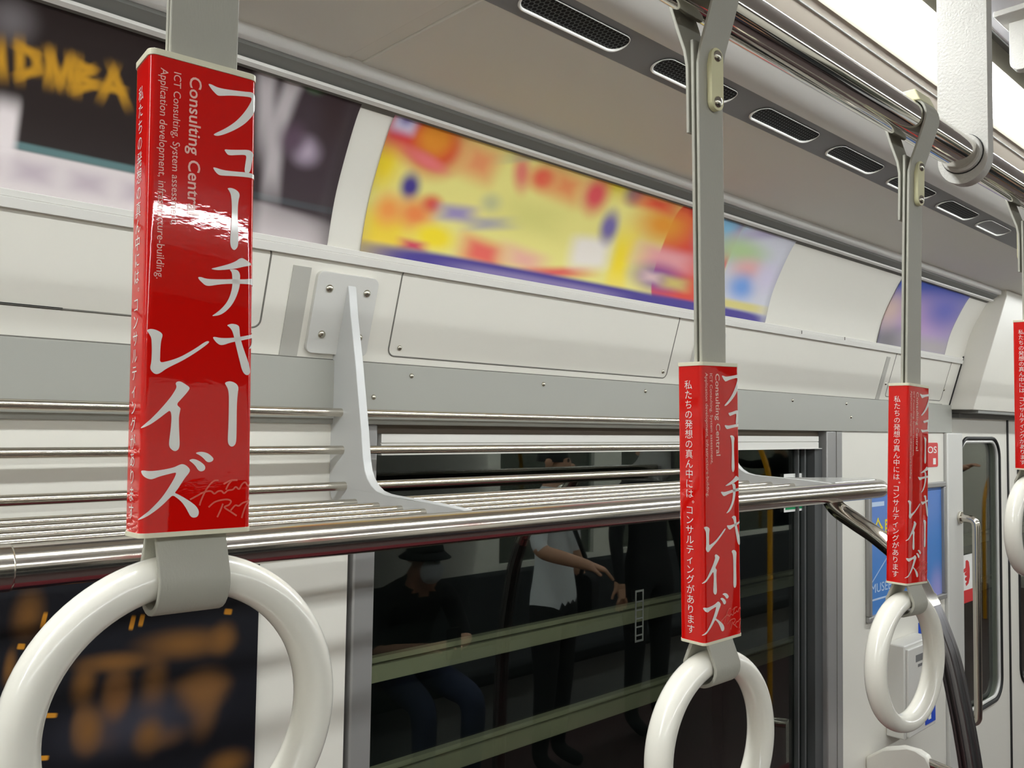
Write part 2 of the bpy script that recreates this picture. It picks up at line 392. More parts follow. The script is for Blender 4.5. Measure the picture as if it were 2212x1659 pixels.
# ------------------------------------------------------------------ window
b = MB()
xl0, xl1, xr0, xr1 = .713, .751, 2.192, 2.280
for xa, xb, y0 in ((xl0, xl1, YW-.004), (xr0, xr1, YW-.004)): b.box(xa, xb, y0, OUT, WZ0, -.0014)
b.box(xl0, xr1, YW-.004, OUT, WZ0, WZ0+.03)
fr = struct(b.build('window_1', m_aluw, bevel=.003))
b = MB(); b.box(2.243, 2.2445, YW-.0052, YW, WZ0, -.0014); b.build('joint_line', m_seam, fr)
b = MB(); b.box(2.150, 2.1915, YW+.010, OUT, WZ0+.03, -.047); b.build('side_track', m_track, fr)
b = MB(); b.box(2.118, 2.126, YW+.022, YW+.034, WZ0+.03, -.047); b.box(2.083, 2.090, YW+.022, YW+.034, WZ0+.03, -.047); b.build('gasket', m_track, fr)
b = MB(); b.box(xl1, 2.185, YW+.031, YW+.035, WZ0+.03, -.02); b.build('glass_pane', m_glass, fr)
b = MB(); b.ext_x([(YW+.004, -.0470), (YW+.020, -.0470), (YW+.020, -.0155), (YW+.004, -.0155), (YW+.004, -.029), (YW+.0065, -.0295), (YW+.0065, -.0305), (YW+.004, -.031)], xl1+.012, 2.160)
b.box(xl1+.012, 2.176, YW+.002, YW+.022, -.0485, -.0468)
b.build('blind_cassette', m_lip, fr)
b = MB(); b.box(xl1, xr0, YW+.022, YW+.03, -.02, -.0012); b.build('painted_gap_shade', mat('painted_shade_brown', (120, 108, 95), .8), fr)  # brown sheet painted in for the shade in the gap above the blind
# ------------------------------------------------------------------ outside: tunnel
b = MB(); b.box(X0, X1+2, 2.35, 2.5, -2.2, 1.2); struct(b.build('tunnel_wall', m_tunnel))
b = MB(); b.box(X0, X1+2, my(2.3), my(2.3)-.1, -2.2, 1.2); struct(b.build('tunnel_wall_right', m_tunnel))
YB = 1.62
for (ua, va, vb, nm, lab) in ((1117, 1373, 1404, 'guard_rail', 'upper pale green rail running past outside the dark window'), (1117, 1582, 1617, 'guard_rail', 'lower pale green rail running past outside the dark window')):
    z1 = at_y(ua, va, YB).z; z0 = at_y(ua, vb, YB).z
    t = thing(nm, lab, 'rail', (2, YB, z0), 'rails along the tunnel')
    b = MB(); b.box(X0, X1, YB, YB+.03, z0, z1); b.build('board', m_bar, t)
    b = MB(); b.box(X0, X1, YB, YB+.02, z1+.007, z1+.019); b.build('upper_pipe', m_bar, t)
    for x in (-.4, 1.0, 2.55, 3.8, 5.4, 7.4): b = MB(); b.box(x, x+.04, YB+.03, YB+.07, -2.2, z1+.01); b.build('post', m_tunnel, t)
# ------------------------------------------------------------------ door and the cover above it
XE = 3.07
struct(strip_of_wall(XE-.007, XE, 0, .17, -.001, .0022, 6).build('trim_22', m_black))
b = MB(); b.ext_x([(YW+.02, .0785), (1.026, .077), (.92, .446), (.92, .50), (YW+.02, .50)], XE, 5.2)
hd = struct(b.build('door_header', m_white, bevel=.002))
b = MB(); b.prism([(3.30, 1.0245, .092), (5.0, 1.0245, .092), (5.0, .925, .438), (3.30, .925, .438)], (0, -.002, -.0006)); b.build('cover_panel', m_pinkwhite, hd)
b = MB(); b.box(XE+.06, 5.2, 1.03, YW+.02, .067, .077); b.box(DX0, DX1, YW+.0, YW+.03, .052, .066); b.build('door_track', m_trough, hd)
def holed_plate(x0, x1, z0, z1, hx0, hx1, hz0, hz1, r, ya, yb):
    hole = rrect(hx0, hx1, hz0, hz1, r, 8); cx, cz = (hx0+hx1)/2, (hz0+hz1)/2; N = len(hole); outer = []
    for (x, z) in hole:
        dx, dz = x-cx, z-cz
        t = min([((x1 if dx > 0 else x0)-cx)/dx if abs(dx) > 1e-9 else 9e9, ((z1 if dz > 0 else z0)-cz)/dz if abs(dz) > 1e-9 else 9e9])
        outer.append((cx+dx*t, cz+dz*t))
    # put the four corners into the outer loop
    for c in ((x0, z0), (x1, z0), (x1, z1), (x0, z1)):
        k = min(range(N), key=lambda i: (outer[i][0]-c[0])**2+(outer[i][1]-c[1])**2); outer[k] = c
    b = MB(); vs = []
    for y in (ya, yb): vs += [(x, y, z) for x, z in hole]+[(x, y, z) for x, z in outer]
    fs = []
    for i in range(N):
        j = (i+1) % N
        fs += [(i, j, N+j, N+i), (2*N+j, 2*N+i, 3*N+i, 3*N+j), (j, i, 2*N+i, 2*N+j), (N+i, N+j, 3*N+j, 3*N+i)]
    b.add(vs, fs); return b, hole
m_door = mat('stainless_door_skin', (190, 188, 180), .3, .55, bump=(500, .05, 3, (.05, 1, 1)))
YD = YW+.028
def door(name, x0, x1, hx0, hx1):
    b, hole = holed_plate(x0, x1, ZF, .052, hx0, hx1, -1.0, -.020, .075, YD, YD+.03)
    d = struct(b.build(name, m_white, angle=30))
    q = MB(); q.tube([(x, YD-.001, z) for x, z in hole], .0065, 8, closed=True); q.build('window_gasket', m_black, d)
    h2 = rrect(hx0+.012, hx1-.012, -.988, -.032, .065, 8)
    q = MB(); q.tube([(x, YD+.004, z) for x, z in h2], .006, 8, closed=True); q.build('window_rim', m_alu, d)
    q = MB(); q.box(hx0-.01, hx1+.01, YD+.014, YD+.018, -1.01, -.01); q.build('glass_pane', m_glass, d)
    return d
d1 = door('door_1', DX0, 3.738, 3.235, 3.645)
d2 = door('door_2', 3.752, DX1, 3.865, 4.275)
b = MB(); b.box(3.7385, 3.7515, YD-.004, YD+.02, ZF, .052); b.build('door_edge_rubber', m_black, d1)
# ================================================================== strap rail and straps
PY, PZ, PRAD = .295, .2652, .0153
b = MB(); b.tube([(X0+.2, PY, PZ), (7, PY, PZ)], PRAD, 40)
tag(b.build('strap_rail', m_chrome), 'thick chrome rail below the ceiling that the red-sleeved straps hang from', 'rail')
def hanger(xh):
    t = thing('rail_hanger', 'white flat hanger bracket holding the chrome strap rail from the ceiling', 'bracket', (xh, PY, PZ))
    loop = [(.2727, .51)]+[(PY+.0225*math.cos(a), PZ-.003+.0255*math.sin(a)) for a in [PI+PI*k/20 for k in range(21)]]+[(.3173, .51)]
    b = MB(); b.prism([(xh, y, z) for y, z in loop], (.0145, 0, 0)); b.build('plate', m_hang, t, bevel=.0025, angle=40)
    b = MB(); b.tube([(xh-.006, PY, PZ), (xh+.0205, PY, PZ)], .0182, 32); b.build('collar', m_hang, t, bevel=.001)
    b = MB(); b.tube([(xh-.0012, PY, PZ), (xh+.0157, PY, PZ)], .0190, 32); b.build('gasket', m_black, t)
    b = MB(); b.box(xh-.012, xh+.0265, .262, .328, .495, .502); b.build('foot', m_hang, t, bevel=.002)
hanger(.862)
b = MB(); yy, xx = .327, 1.125
b.prism([(xx, yy-.02, .505), (xx, yy-.02, .448)]+[(xx, yy-.008+.012*math.cos(a), .446+.012*math.sin(a)) for a in [PI+PI*k/8 for k in range(1, 9)]]+[(xx, yy+.004, .505)], (.014, 0, 0))
b.box(xx-.03, xx+.03, yy-.03, yy+.012, .494, .502)
tag(b.build('ceiling_bracket', m_hang, bevel=.002), 'small white bracket hanging from the white ceiling at the upper right corner', 'bracket')

SW, SN, SH, SR = .0371, .0178, .1602, .0026
GLYPHS = [[[19.35,5.57],[20.62,5.53],[22.21,6.0],[24.19,6.08],[27.38,5.74],[30.61,5.3],[33.07,4.97],[34.92,4.59],[36.17,4.77],[37.14,5.55],[37.59,6.77],[37.44,8.65],[36.77,10.87],[35.48,13.23],[33.79,15.67],[31.79,17.76],[29.4,19.73],[27.03,21.38],[24.68,22.81],[22.73,23.65],[21.35,23.47],[22.69,22.37],[25.02,20.74],[27.36,18.8],[29.52,16.68],[31.48,14.19],[33.06,11.78],[34.23,9.66],[35.01,7.83],[35.19,6.77],[34.35,6.57],[31.48,7.0],[27.44,7.78],[24.66,8.61],[23.08,9.02],[22.28,8.67],[21.08,7.69],[20.07,6.67]],[[25.32,27.75],[27.41,27.55],[31.03,26.81],[33.88,26.16],[35.12,26.3],[36.39,27.14],[36.11,28.22],[35.54,30.17],[34.94,34.55],[32.7,34.99],[33.19,30.86],[33.54,28.66],[32.91,28.19],[30.07,28.89],[27.08,29.68],[26.16,29.02]],[[21.5,35.04],[22.67,35.0],[24.65,35.3],[26.84,35.26],[30.25,34.91],[33.3,34.51],[36.19,34.5],[37.65,34.72],[38.92,35.19],[38.95,36.4],[37.27,36.12],[34.37,36.18],[30.3,36.57],[26.3,37.15],[24.12,37.48],[23.13,37.09],[22.12,36.1]],[[26.72,41.54],[28.01,41.14],[29.63,41.4],[30.87,42.17],[31.3,43.3],[30.85,44.98],[30.62,47.62],[30.63,51.61],[30.88,56.57],[30.99,60.54],[30.74,62.17],[29.67,63.41],[28.65,62.86],[28.11,61.55],[28.03,58.99],[28.39,53.97],[28.54,48.98],[28.33,45.23],[27.98,43.3],[27.34,42.22]],[[21.21,70.99],[23.33,70.23],[26.05,69.2],[28.6,68.08],[30.37,67.05],[31.36,66.12],[32.36,65.69],[33.38,65.95],[34.84,66.76],[36.19,67.39],[35.49,68.08],[33.26,68.67],[30.85,69.57],[28.86,70.12],[26.1,70.76],[23.36,71.21]],[[17.0,74.41],[18.04,74.19],[19.58,74.59],[21.9,74.56],[26.59,74.05],[29.36,73.62],[33.39,73.28],[35.42,72.8],[37.88,72.3],[39.96,72.06],[40.04,75.08],[37.96,74.91],[35.48,74.79],[32.42,74.95],[27.42,75.52],[23.9,76.22],[21.2,77.02],[19.66,77.0],[18.48,76.07],[17.6,75.31]],[[27.87,70.34],[30.46,70.02],[31.49,70.88],[31.83,72.03],[31.76,73.23],[31.82,75.21],[31.29,77.66],[30.36,80.33],[29.03,82.84],[27.3,84.97],[25.38,86.52],[23.64,87.17],[21.9,87.43],[23.42,86.32],[25.32,84.57],[27.03,82.45],[28.16,80.17],[28.88,77.53],[29.12,75.53],[29.06,73.56],[28.9,71.6],[28.48,70.86]],[[27.26,90.16],[28.83,89.47],[30.43,89.49],[31.64,89.98],[31.87,90.95],[32.05,93.51],[32.83,96.22],[33.94,99.31],[35.25,102.6],[36.04,105.14],[35.98,106.53],[34.98,107.37],[33.75,106.84],[32.89,105.3],[32.22,102.78],[31.32,99.48],[30.41,96.0],[29.84,93.48],[29.19,91.76],[28.27,90.66]],[[22.5,94.63],[23.47,94.5],[24.84,94.75],[27.19,94.67],[29.57,94.39],[32.96,93.64],[35.59,92.94],[37.21,92.31],[38.84,91.58],[40.09,91.68],[40.54,92.66],[39.74,94.12],[38.55,95.81],[36.94,97.32],[35.12,98.04],[36.11,96.78],[37.1,95.52],[37.88,94.26],[37.97,93.55],[36.03,94.1],[33.0,95.02],[30.01,95.73],[28.04,96.37],[26.48,97.06],[25.11,97.26],[23.92,96.56],[22.91,95.47]],[[26.85,110.26],[28.31,109.61],[29.71,109.75],[31.12,110.47],[31.86,111.62],[31.61,113.59],[31.39,116.15],[31.3,120.07],[31.35,124.96],[31.36,128.86],[31.22,131.01],[30.56,132.08],[29.58,132.37],[28.77,131.78],[28.35,130.81],[28.29,128.87],[28.47,124.99],[28.5,119.15],[28.45,114.29],[28.1,112.35],[27.47,111.21]],[[0.9,93.89],[1.86,93.44],[3.28,93.51],[4.73,94.04],[5.65,94.72],[5.85,95.45],[5.37,97.17],[5.18,99.98],[5.18,102.77],[5.13,103.89],[5.59,104.33],[6.49,104.18],[9.0,103.38],[11.72,102.18],[14.45,100.49],[17.21,98.59],[20.0,96.38],[21.15,96.1],[21.35,96.57],[20.05,97.82],[17.26,100.03],[14.5,102.01],[11.77,103.78],[9.06,105.26],[6.92,106.59],[5.52,107.78],[4.29,108.4],[3.21,108.08],[2.29,107.02],[2.16,105.91],[2.47,104.42],[2.54,101.08],[2.45,98.31],[2.31,96.46],[1.73,95.21]],[[10.28,111.06],[11.0,110.41],[12.1,110.42],[13.61,111.3],[14.84,112.1],[15.05,112.75],[14.07,114.21],[12.28,116.34],[10.69,118.17],[12.19,119.36],[12.03,120.11],[11.64,122.37],[11.73,125.18],[11.94,128.93],[12.1,131.36],[11.88,132.86],[11.17,133.6],[10.26,133.69],[9.14,132.85],[8.66,131.92],[8.62,130.62],[8.9,128.01],[9.17,125.21],[9.27,122.41],[9.03,120.74],[8.57,120.28],[7.86,120.76],[5.58,122.67],[3.15,124.55],[0.9,125.86],[-0.66,126.24],[0.7,125.13],[2.75,123.08],[4.81,120.83],[6.88,118.37],[8.79,115.89],[10.18,113.6],[10.78,112.26]],[[0.05,140.04],[0.82,139.78],[2.41,140.12],[4.7,140.04],[7.55,139.64],[10.43,139.05],[11.86,138.33],[12.95,137.97],[14.07,138.27],[15.21,139.23],[15.7,140.08],[15.27,141.11],[14.2,142.4],[12.96,144.23],[11.74,146.25],[10.69,147.51],[11.61,147.82],[13.48,148.92],[15.93,150.52],[17.85,152.11],[18.73,153.47],[18.86,154.61],[18.43,155.72],[17.22,156.03],[16.18,155.6],[15.49,154.44],[14.51,152.52],[13.16,150.59],[11.65,149.22],[10.16,148.14],[8.93,149.3],[7.19,151.07],[5.11,152.8],[2.87,154.33],[0.81,155.49],[-1.08,156.02],[0.44,154.93],[2.48,153.22],[4.53,151.22],[6.42,149.19],[7.96,147.04],[9.51,144.5],[10.71,142.31],[11.21,140.83],[10.48,140.81],[8.32,141.32],[5.83,141.91],[3.9,142.68],[2.85,142.8],[1.6,142.26],[0.61,141.32]],[[15.14,136.78],[16.43,136.27],[18.13,136.73],[19.87,137.89],[20.75,138.95],[20.69,139.9],[20.13,140.46],[19.1,140.63],[18.23,140.04],[17.44,138.7],[16.28,137.55]],[[17.21,134.45],[18.42,133.98],[20.13,134.03],[21.86,134.68],[23.15,135.84],[23.55,136.51],[23.09,137.27],[21.95,137.64],[20.99,137.24],[20.2,136.28],[18.84,135.12]]]
SIGN = [[[25.36,143.79],[23.97,143.83],[22.62,144.86],[21.01,147.09],[19.58,150.22],[19.03,152.01]],[[15.83,149.91],[18.03,148.8],[20.26,147.67],[22.69,147.3],[23.95,148.26],[25.16,147.54],[26.4,147.43],[27.36,148.24],[28.59,147.35],[30.31,147.11],[31.4,146.21],[32.54,147.03],[33.61,145.35],[34.72,144.75],[35.89,146.04],[36.99,144.98],[38.45,144.71]],[[27.11,145.15],[29.43,143.98],[31.97,143.9]],[[30.21,143.69],[28.84,145.2],[27.95,147.02]],[[22.09,152.75],[24.04,151.17],[26.49,150.51],[28.68,150.44],[29.8,151.11],[29.05,152.31],[27.5,153.01],[29.75,154.66],[31.85,156.16]],[[27.0,151.76],[26.28,153.72],[25.11,156.26]],[[29.73,154.2],[31.27,152.57],[32.55,152.78],[34.12,151.76],[36.85,151.25],[35.26,152.44],[34.21,155.04],[33.63,157.03]]]
def place_front(s, t, off):            # s, t in metres on the unfolded front of the sleeve -> local point (t measured down from the top)
    r = SR; x0, y0 = -SW/2, -SN/2
    if s > SW-r:
        a = min((s-(SW-r))/r, PI/2); rest = max(0, s-(SW-r)-r*PI/2)
        return (x0+SW-r+(r+off)*math.sin(a), y0+r-(r+off)*math.cos(a)+rest, -t)
    if s < r:
        a = min((r-s)/r, PI/2); rest = max(0, r-s-r*PI/2)
        return (x0+r-(r+off)*math.sin(a), y0+r-(r+off)*math.cos(a)+rest, -t)
    return (x0+s, y0-off, -t)
CUTS = [SR*(1-k*PI/8) for k in range(0, 5)]+[SW-SR+SR*PI/8*k for k in range(0, 5)]
def decal(mb, verts, faces, off, place=place_front):
    bm = bmesh.new(); vs = [bm.verts.new((p[0], p[1], 0)) for p in verts]
    for f in faces:
        try: bm.faces.new([vs[i] for i in f])
        except ValueError: pass
    if place is place_front:
        for c in CUTS:
            bmesh.ops.bisect_plane(bm, geom=bm.verts[:]+bm.edges[:]+bm.faces[:], plane_co=(c, 0, 0), plane_no=(1, 0, 0))
    bm.verts.index_update()
    mb.add([place(v.co.x, v.co.y, off) for v in bm.verts], [tuple(v.index for v in f.verts) for f in bm.faces]); bm.free()
def poly_decal(mb, pts, off):
    tri = tessellate_polygon([[Vector((x, y, 0)) for x, y in pts]]); decal(mb, pts, [tuple(t) for t in tri], off)
def chaikin(pts, n=2):
    for _ in range(n):
        q = []
        for i in range(len(pts)):
            a, b = pts[i], pts[(i+1) % len(pts)]; q += [(.75*a[0]+.25*b[0], .75*a[1]+.25*b[1]), (.25*a[0]+.75*b[0], .25*a[1]+.75*b[1])]
        pts = q
    return pts
def stroke(mb, pts, wd, off):
    P = smooth_path([Vector((x, y, 0)) for x, y in pts], 4); L = []; R = []
    for i in range(len(P)):
        d = (P[min(i+1, len(P)-1)]-P[max(i-1, 0)]).normalized(); n = Vector((-d.y, d.x, 0)); L.append(P[i]+n*wd/2); R.append(P[i]-n*wd/2)
    vs = [(p.x, p.y) for p in L]+[(p.x, p.y) for p in R]; n = len(P)
    decal(mb, vs, [(i, i+1, n+i+1, n+i) for i in range(n-1)], off)
def fit_text(mb, body, u0, u1, v0, v1, off, rot=False, place=place_front, **kw):
    """lettering inside the box u0..u1 (across), v0..v1 (down); rot: the line runs downward, letter tops to the right"""
    v, f, _ = text_flat(body, **kw)
    if rot: pts = [(u0+p[1]*(u1-u0), v0+p[0]*(v1-v0)) for p in v]
    else: pts = [(u0+p[0]*(u1-u0), v0+(1-p[1])*(v1-v0)) for p in v]
    decal(mb, pts, f, off, place)
def sleeve_mesh():
    b = MB(); L = rrect(-SW/2, SW/2, -SN/2, SN/2, SR, 6)
    b.prism([(x, y, -SH) for x, y in L], (0, 0, SH))
    b.cur = 1
    for g in GLYPHS: poly_decal(b, chaikin([(x/1000, y/1000) for x, y in g], 2), .00022)
    b.cur = 2
    fit_text(b, 'Consulting Central', .0118, .0172, .0045, .0530, .0002, rot=True, bold=.012)
    fit_text(b, 'ICT Consulting, System assessment,', .0070, .0102, .0045, .0575, .0002, rot=True)
    fit_text(b, 'Application development, infrastructure-building.', .0026, .0059, .0042, .0765, .0002, rot=True)
    def narrow(s, t, off): return (-SW/2-off, SN/2-s, -t)
    b.cur = 1
    fit_text(b, '\n'.join('私たちの発想の真ん中には'), .0057, .0112, .0085, .0085+12*.00582-.0012, .0002, place=narrow, align='CENTER', resolution=2, bold=-.004)
    fit_text(b, '。', .0103, .0117, .0788, .0802, .0002, place=narrow, resolution=2)
    fit_text(b, '\n'.join('コンサルティングがあります'), .0057, .0112, .0826, .1560, .0002, place=narrow, align='CENTER', resolution=2, bold=-.004)
    b.cur = 3
    for s in SIGN: stroke(b, [(x/1000, y/1000) for x, y in s], .00055, .00018)
    o = b.build('sleeve', [m_red, m_ink, m_pink, m_sign], local=True, angle=40)
    return o
sleeve_me = None
def belt_path(zs):
    """front strand over the rail, down, round the ring and back up (y, z) relative to the rail's centre"""
    r = PRAD+.0022
    top = [(r*math.cos(a), r*math.sin(a)) for a in [math.radians(d) for d in range(-25, 206, 11)]]      # back side -> over the top -> front side
    back = [(.0042, -.087), (.0042, -.060), (.0044, -.046), (.0062, -.036), (.0125, -.018)]
    front = [(-.0125, -.018), (-.0058, -.036), (-.0036, -.046), (-.0034, -.062), (-.0034, zs-.03)]
    return back+top+front
def lower_path(zs):
    zt = zs-SH; zr = zt-.0085                      # zr: top of the ring
    c = zr-.0085
    lo = [(-.0034, zt+.03), (-.0036, zt+.004), (-.0062, zt-.004)]
    arc = [(.0112*math.cos(a), c+.0107*math.sin(a)) for a in [PI-.15+(PI+.30)*k/14 for k in range(15)]]
    return lo+arc+[(.0062, zt-.004), (.0036, zt+.004), (.0034, zt+.03)], zr
BW = .0118
def make_strap(name, label, loc, zs, twist, sx, sy, lean=0):
    global sleeve_me
    t = thing(name, label, 'hanging strap', loc, 'red-sleeved hanging straps')
    t.rotation_euler = (sy, sx, twist)
    lp, zr = lower_path(zs); b = MB()
    b.ribbon(belt_path(zs)+lp[:-1]+[(.0006, zs-SH+.03), (.0003, zs-.03), (.0003, -.05), (.0004, -.031)], .0021, -BW, BW)
    b.build('belt', m_belt, t, local=True, bevel=.0004, angle=30)
    b = MB(); R = .0495                                # ring centre line; radial half 7 mm, axial half 9 mm
    cz = zr-.0565
    N, K = 96, 28; vs = []; fs = []
    for i in range(N):
        a = 2*PI*i/N
        for k in range(K):
            q = 2*PI*k/K; rr = R+.0070*math.cos(q); vs.append((rr*math.sin(a), .0088*math.sin(q), cz+rr*math.cos(a)))
        for k in range(K): fs.append((i*K+k, i*K+(k+1) % K, ((i+1) % N)*K+(k+1) % K, ((i+1) % N)*K+k))
    b.add(vs, fs); b.build('ring', m_ring, t, local=True)
    if sleeve_me is None: o = sleeve_mesh(); sleeve_me = o.data
    else: o = bpy.data.objects.new('sleeve', sleeve_me); C.objects.link(o)
    o.parent = t; o.location = (0, SH/2*math.sin(lean), zs); o.rotation_euler = (-lean, 0, 0)
    for nm, z0, z1, g in (('end_cap', .0, .0022, .0004), ('end_cap', -SH-.0016, -SH, .0003)):
        b = MB(); L = rrect(-SW/2-g, SW/2+g, -SN/2-g, SN/2+g, SR+g, 6); b.prism([(x, y, z0) for x, y in L], (0, 0, z1-z0))
        c = b.build(nm, m_cap, None, local=True, bevel=.0006); c.parent = o
    for sd, nm in ((-1, 'keeper_plate'), (1, 'keeper_plate')):
        y0 = -.0047 if sd < 0 else .0052
        b = MB(); L = rrect(-.0058, .0058, -.0735, -.0355, .0056, 6); b.prism([(x+.0018, y0, z) for x, z in L], (0, sd*.0034, 0))
        k = b.build(nm, m_creamp, t, local=True, bevel=.0012)
        for z in (-.0405, -.0685):
            b = MB(); b.dome((.0018, y0+sd*.0034, z), (0, sd, 0), .0036, .0022, 14); s = b.build('screw', m_screw, None, local=True); s.parent = k
            b = MB(); b.box(.0008, .0028, y0+sd*.0034+sd*.0018, y0+sd*.0034+sd*.0023, z-.0004, z+.0004); b.box(.0014, .0022, y0+sd*.0034+sd*.0018, y0+sd*.0034+sd*.0023, z-.001, z+.001)
    b = MB(); b.prism([(-.0135, y, z) for y, z in ((-.014, .0125), (-.009, .0235), (.009, .0235), (.0165, .011), (.0128, .0095), (.009, .0135), (0, .0162), (-.009, .0135))], (.027, 0, 0))
    b.build('rail_clamp', m_creamp, t, local=True, bevel=.0008)
    return t
R_ = math.radians
make_strap('hanging_strap', 'nearest red-sleeved strap at the left, with the largest ring', (.1225, PY, PZ), -.142, R_(-4.5), -.0024, 0, R_(2.1))
make_strap('hanging_strap', 'lower-hanging red-sleeved strap in front of the dark window', (.4332, PY, PZ), -.228, R_(-2.9), -.026, 0)
make_strap('hanging_strap', 'lower-hanging red-sleeved strap in front of the blue framed poster and intercom box', (.7432, PY, PZ), -.228, R_(-3.9), .036, 0)
make_strap('hanging_strap', 'red-sleeved strap cut by the right edge, its ring before the door', (1.0535, PY, PZ), -.1425, R_(-4), -.055, .02)

# ================================================================== luggage rack
m_plate = mat('polished_silver_plate', (206, 206, 202), .22, .6)
rk = thing('luggage_rack', 'chrome-rod luggage rack above the dark window with silver brackets and a thick front rail', 'luggage rack', (1.2, .93, -.12))
ARM = [(1.078, .211), (1.1, .092), (1.1, -.09), (1.094, -.108), (1.078, -.121), (1.0, -.124), (.93, -.125), (.85, -.127), (.775, -.130), (.768, -.118), (.780, -.106), (.798, -.1015), (.861, -.098), (.945, -.0955), (.962, -.0945), (.978, -.0915), (.991, -.085), (1.001, -.076), (1.008, -.065), (1.0125, -.050), (1.019, -.01), (1.038, .087), (1.0535, .155), (1.0575, .180), (1.0605, .196), (1.066, .207)]
def arm(x0):
    b = MB(); b.ext_x(ARM, x0, x0+.0135); a = b.build('bracket', m_arm, rk, bevel=.002, angle=25)
    b = MB(); L = rrect(x0-.050, x0+.052, .010, .1285, .010, 5)
    b2 = [on(x, s, -.002) for x, s in L]; nn = on(0, .05, 1)-on(0, .05, 0)
    b.prism(b2, nn*.009); m = b.build('mounting_plate', m_alu, a, bevel=.0025)
    for dx, s in ((-.029, .105), (-.029, .038), (.034, .105), (.034, .038)):
        b = MB(); b.dome(on(x0+dx, s, .0065), nn, .0062, .0042, 16); b.build('screw', m_screw, a)
for x0 in (.670, 1.598): arm(x0)
RX0, RX1 = X0+.3, 1.604
for (y, z, r) in ((1.0725, .0155, .0062), (1.067, -.0383, .0062), (1.058, -.0895, .0064), (1.030, -.1115, .0060), (.975, -.1120, .0058), (.922, -.1120, .0058), (.872, -.1120, .0058)):
    b = MB(); b.tube([(RX0, y, z), (RX1, y, z)], r, 18); b.build('rod', m_steel, rk)
RY, RZ, RR = .7775, -.1192, .0182
path = [(RX0, RY, RZ), (1.70, RY, RZ)]+[(1.765+.08*math.sin(a), RY+.08-.08*math.cos(a), RZ) for a in [PI/2*.8*k/10 for k in range(11)]]
b = MB(); b.tube(path, RR, 32); b.build('front_rail', m_satin, rk)
b = MB(); b.prism([(x, y, -.1035) for x, y in ((1.606, .962), (1.606, .786), (1.775, .786), (1.812, .797), (1.832, .822), (1.828, .838))], (0, 0, .0035)); b.build('end_plate', m_plate, rk, bevel=.001)
b = MB(); b.tube([(.150, RY, RZ), (.184, RY, RZ)], .0190, 32); b.build('joint_collar', m_steel, rk, bevel=.002)
# grab pole that runs down from the rack's end
XP = 1.604
pts = [(XP, .80, -.125), (XP, .782, -.150), (XP, .7445, -.173), (XP, .7015, -.198), (XP, .653, -.238), (XP, .614, -.302), (XP, .5865, -.369), (XP, .576, -.406), (XP, .567, -.449), (XP, .554, -.520), (XP, .5435, -.600), (XP, .537, -.74), (XP, .535, -1.0), (XP, .535, ZF)]
sp = smooth_path([Vector(p) for p in pts], 8)
b = MB(); b.tube(sp[:42], .0168, 28)
gp = thing('grab_pole', 'bent chrome grab pole running down from the right end of the luggage rack', 'pole', (XP, .535, ZF))
b.build('upper_tube', m_chrome, gp)
b = MB(); N = 28; P = sp[40:]
b.tube(P, .0172, 28); b.build('ribbed_grip', m_darksteel, gp)
b = MB()
for k in range(10):
    a = 2*PI*k/10; off = Vector((math.cos(a)*.0168, math.sin(a)*.0168, 0)); b.tube([p+off for p in P], .0022, 6)
b.build('grip_rib', m_darksteel, gp)
b = MB(); b.tube(sp[39:42], .0185, 28); b.build('grip_collar', m_chrome, gp)

# ================================================================== air vents in the ceiling strip
def vent(x0, x1, label, blank=False):
    ya, yb = .681, .6475; r = (ya-yb)/2; yc_ = (ya+yb)/2
    zc = lambda y: .4665+(.696-y)*(.0083/.059)
    t = thing('air_vent', label, 'air vent', ((x0+x1)/2, yc_, zc(yc_)-.002), 'air vents along the dark grey ceiling strip')
    L = rrect(x0, x1, yb, ya, r*.96, 10); top = [Vector((x, y, zc(y)-.0006)) for x, y in L]
    b = MB(); rr_ = [.0005+.0015*max(0, min(1, (p.y-yb)/(ya-yb)*1.6-.45)) for p in top]; b.tube([p+Vector((0, 0, -.0004-r*.6)) for p, r in zip(top, rr_)], rr_, 8, closed=True); b.build('rim', m_lip, t)  # pale rim thickened on the wall side to imitate a lit recess edge
    b = MB(); b.prism([p for p in top], (0, 0, .0004)); b.build('backing', m_dark if not blank else m_strip, t)
    if blank: return
    b = MB(); p = .0066; hx = p; hy = p*.866
    def inside(x, y):
        dx = max(abs(x-(x0+x1)/2)-((x1-x0)/2-r), 0); return dx*dx+(y-yc_)**2 < (r+.001)**2
    j = 0; y = yb-.002; vs = []; fs = []
    while y < ya+.004:
        x = x0-.004+(hx/2 if j % 2 else 0)
        while x < x1+.004:
            if inside(x, y):
                n = len(vs)
                for k in range(12):
                    a = 2*PI*k/12+PI/6; h = p/2*1.0/math.cos(((a-PI/6+PI/6) % (PI/3))-PI/6) if True else p/2
                    a2 = 2*PI*k/12
                    ho = (p/2)/math.cos((a2 % (PI/3))-PI/6 if False else ((a2+PI/6) % (PI/3))-PI/6)
                    vs.append((x+ho*math.cos(a2), y+ho*math.sin(a2)))
                for k in range(12):
                    a2 = 2*PI*k/12; vs.append((x+p*.42*math.cos(a2), y+p*.42*math.sin(a2)))
                for k in range(12): l = (k+1) % 12; fs.append((n+k, n+l, n+12+l, n+12+k))
            x += hx
        y += hy; j += 1
    def clampv(x, y):
        cx = min(max(x, x0+r), x1-r); d = math.hypot(x-cx, y-yc_)
        if d > r-.0004: s = (r-.0004)/d; x, y = cx+(x-cx)*s, yc_+(y-yc_)*s
        return (x, y, zc(y)-.0012)
    b.add([clampv(x, y) for x, y in vs], fs); b.build('grille', m_grille, t, smooth=False)
m_grille = mat('vent_grille_grey', (84, 86, 86), .5, .3)
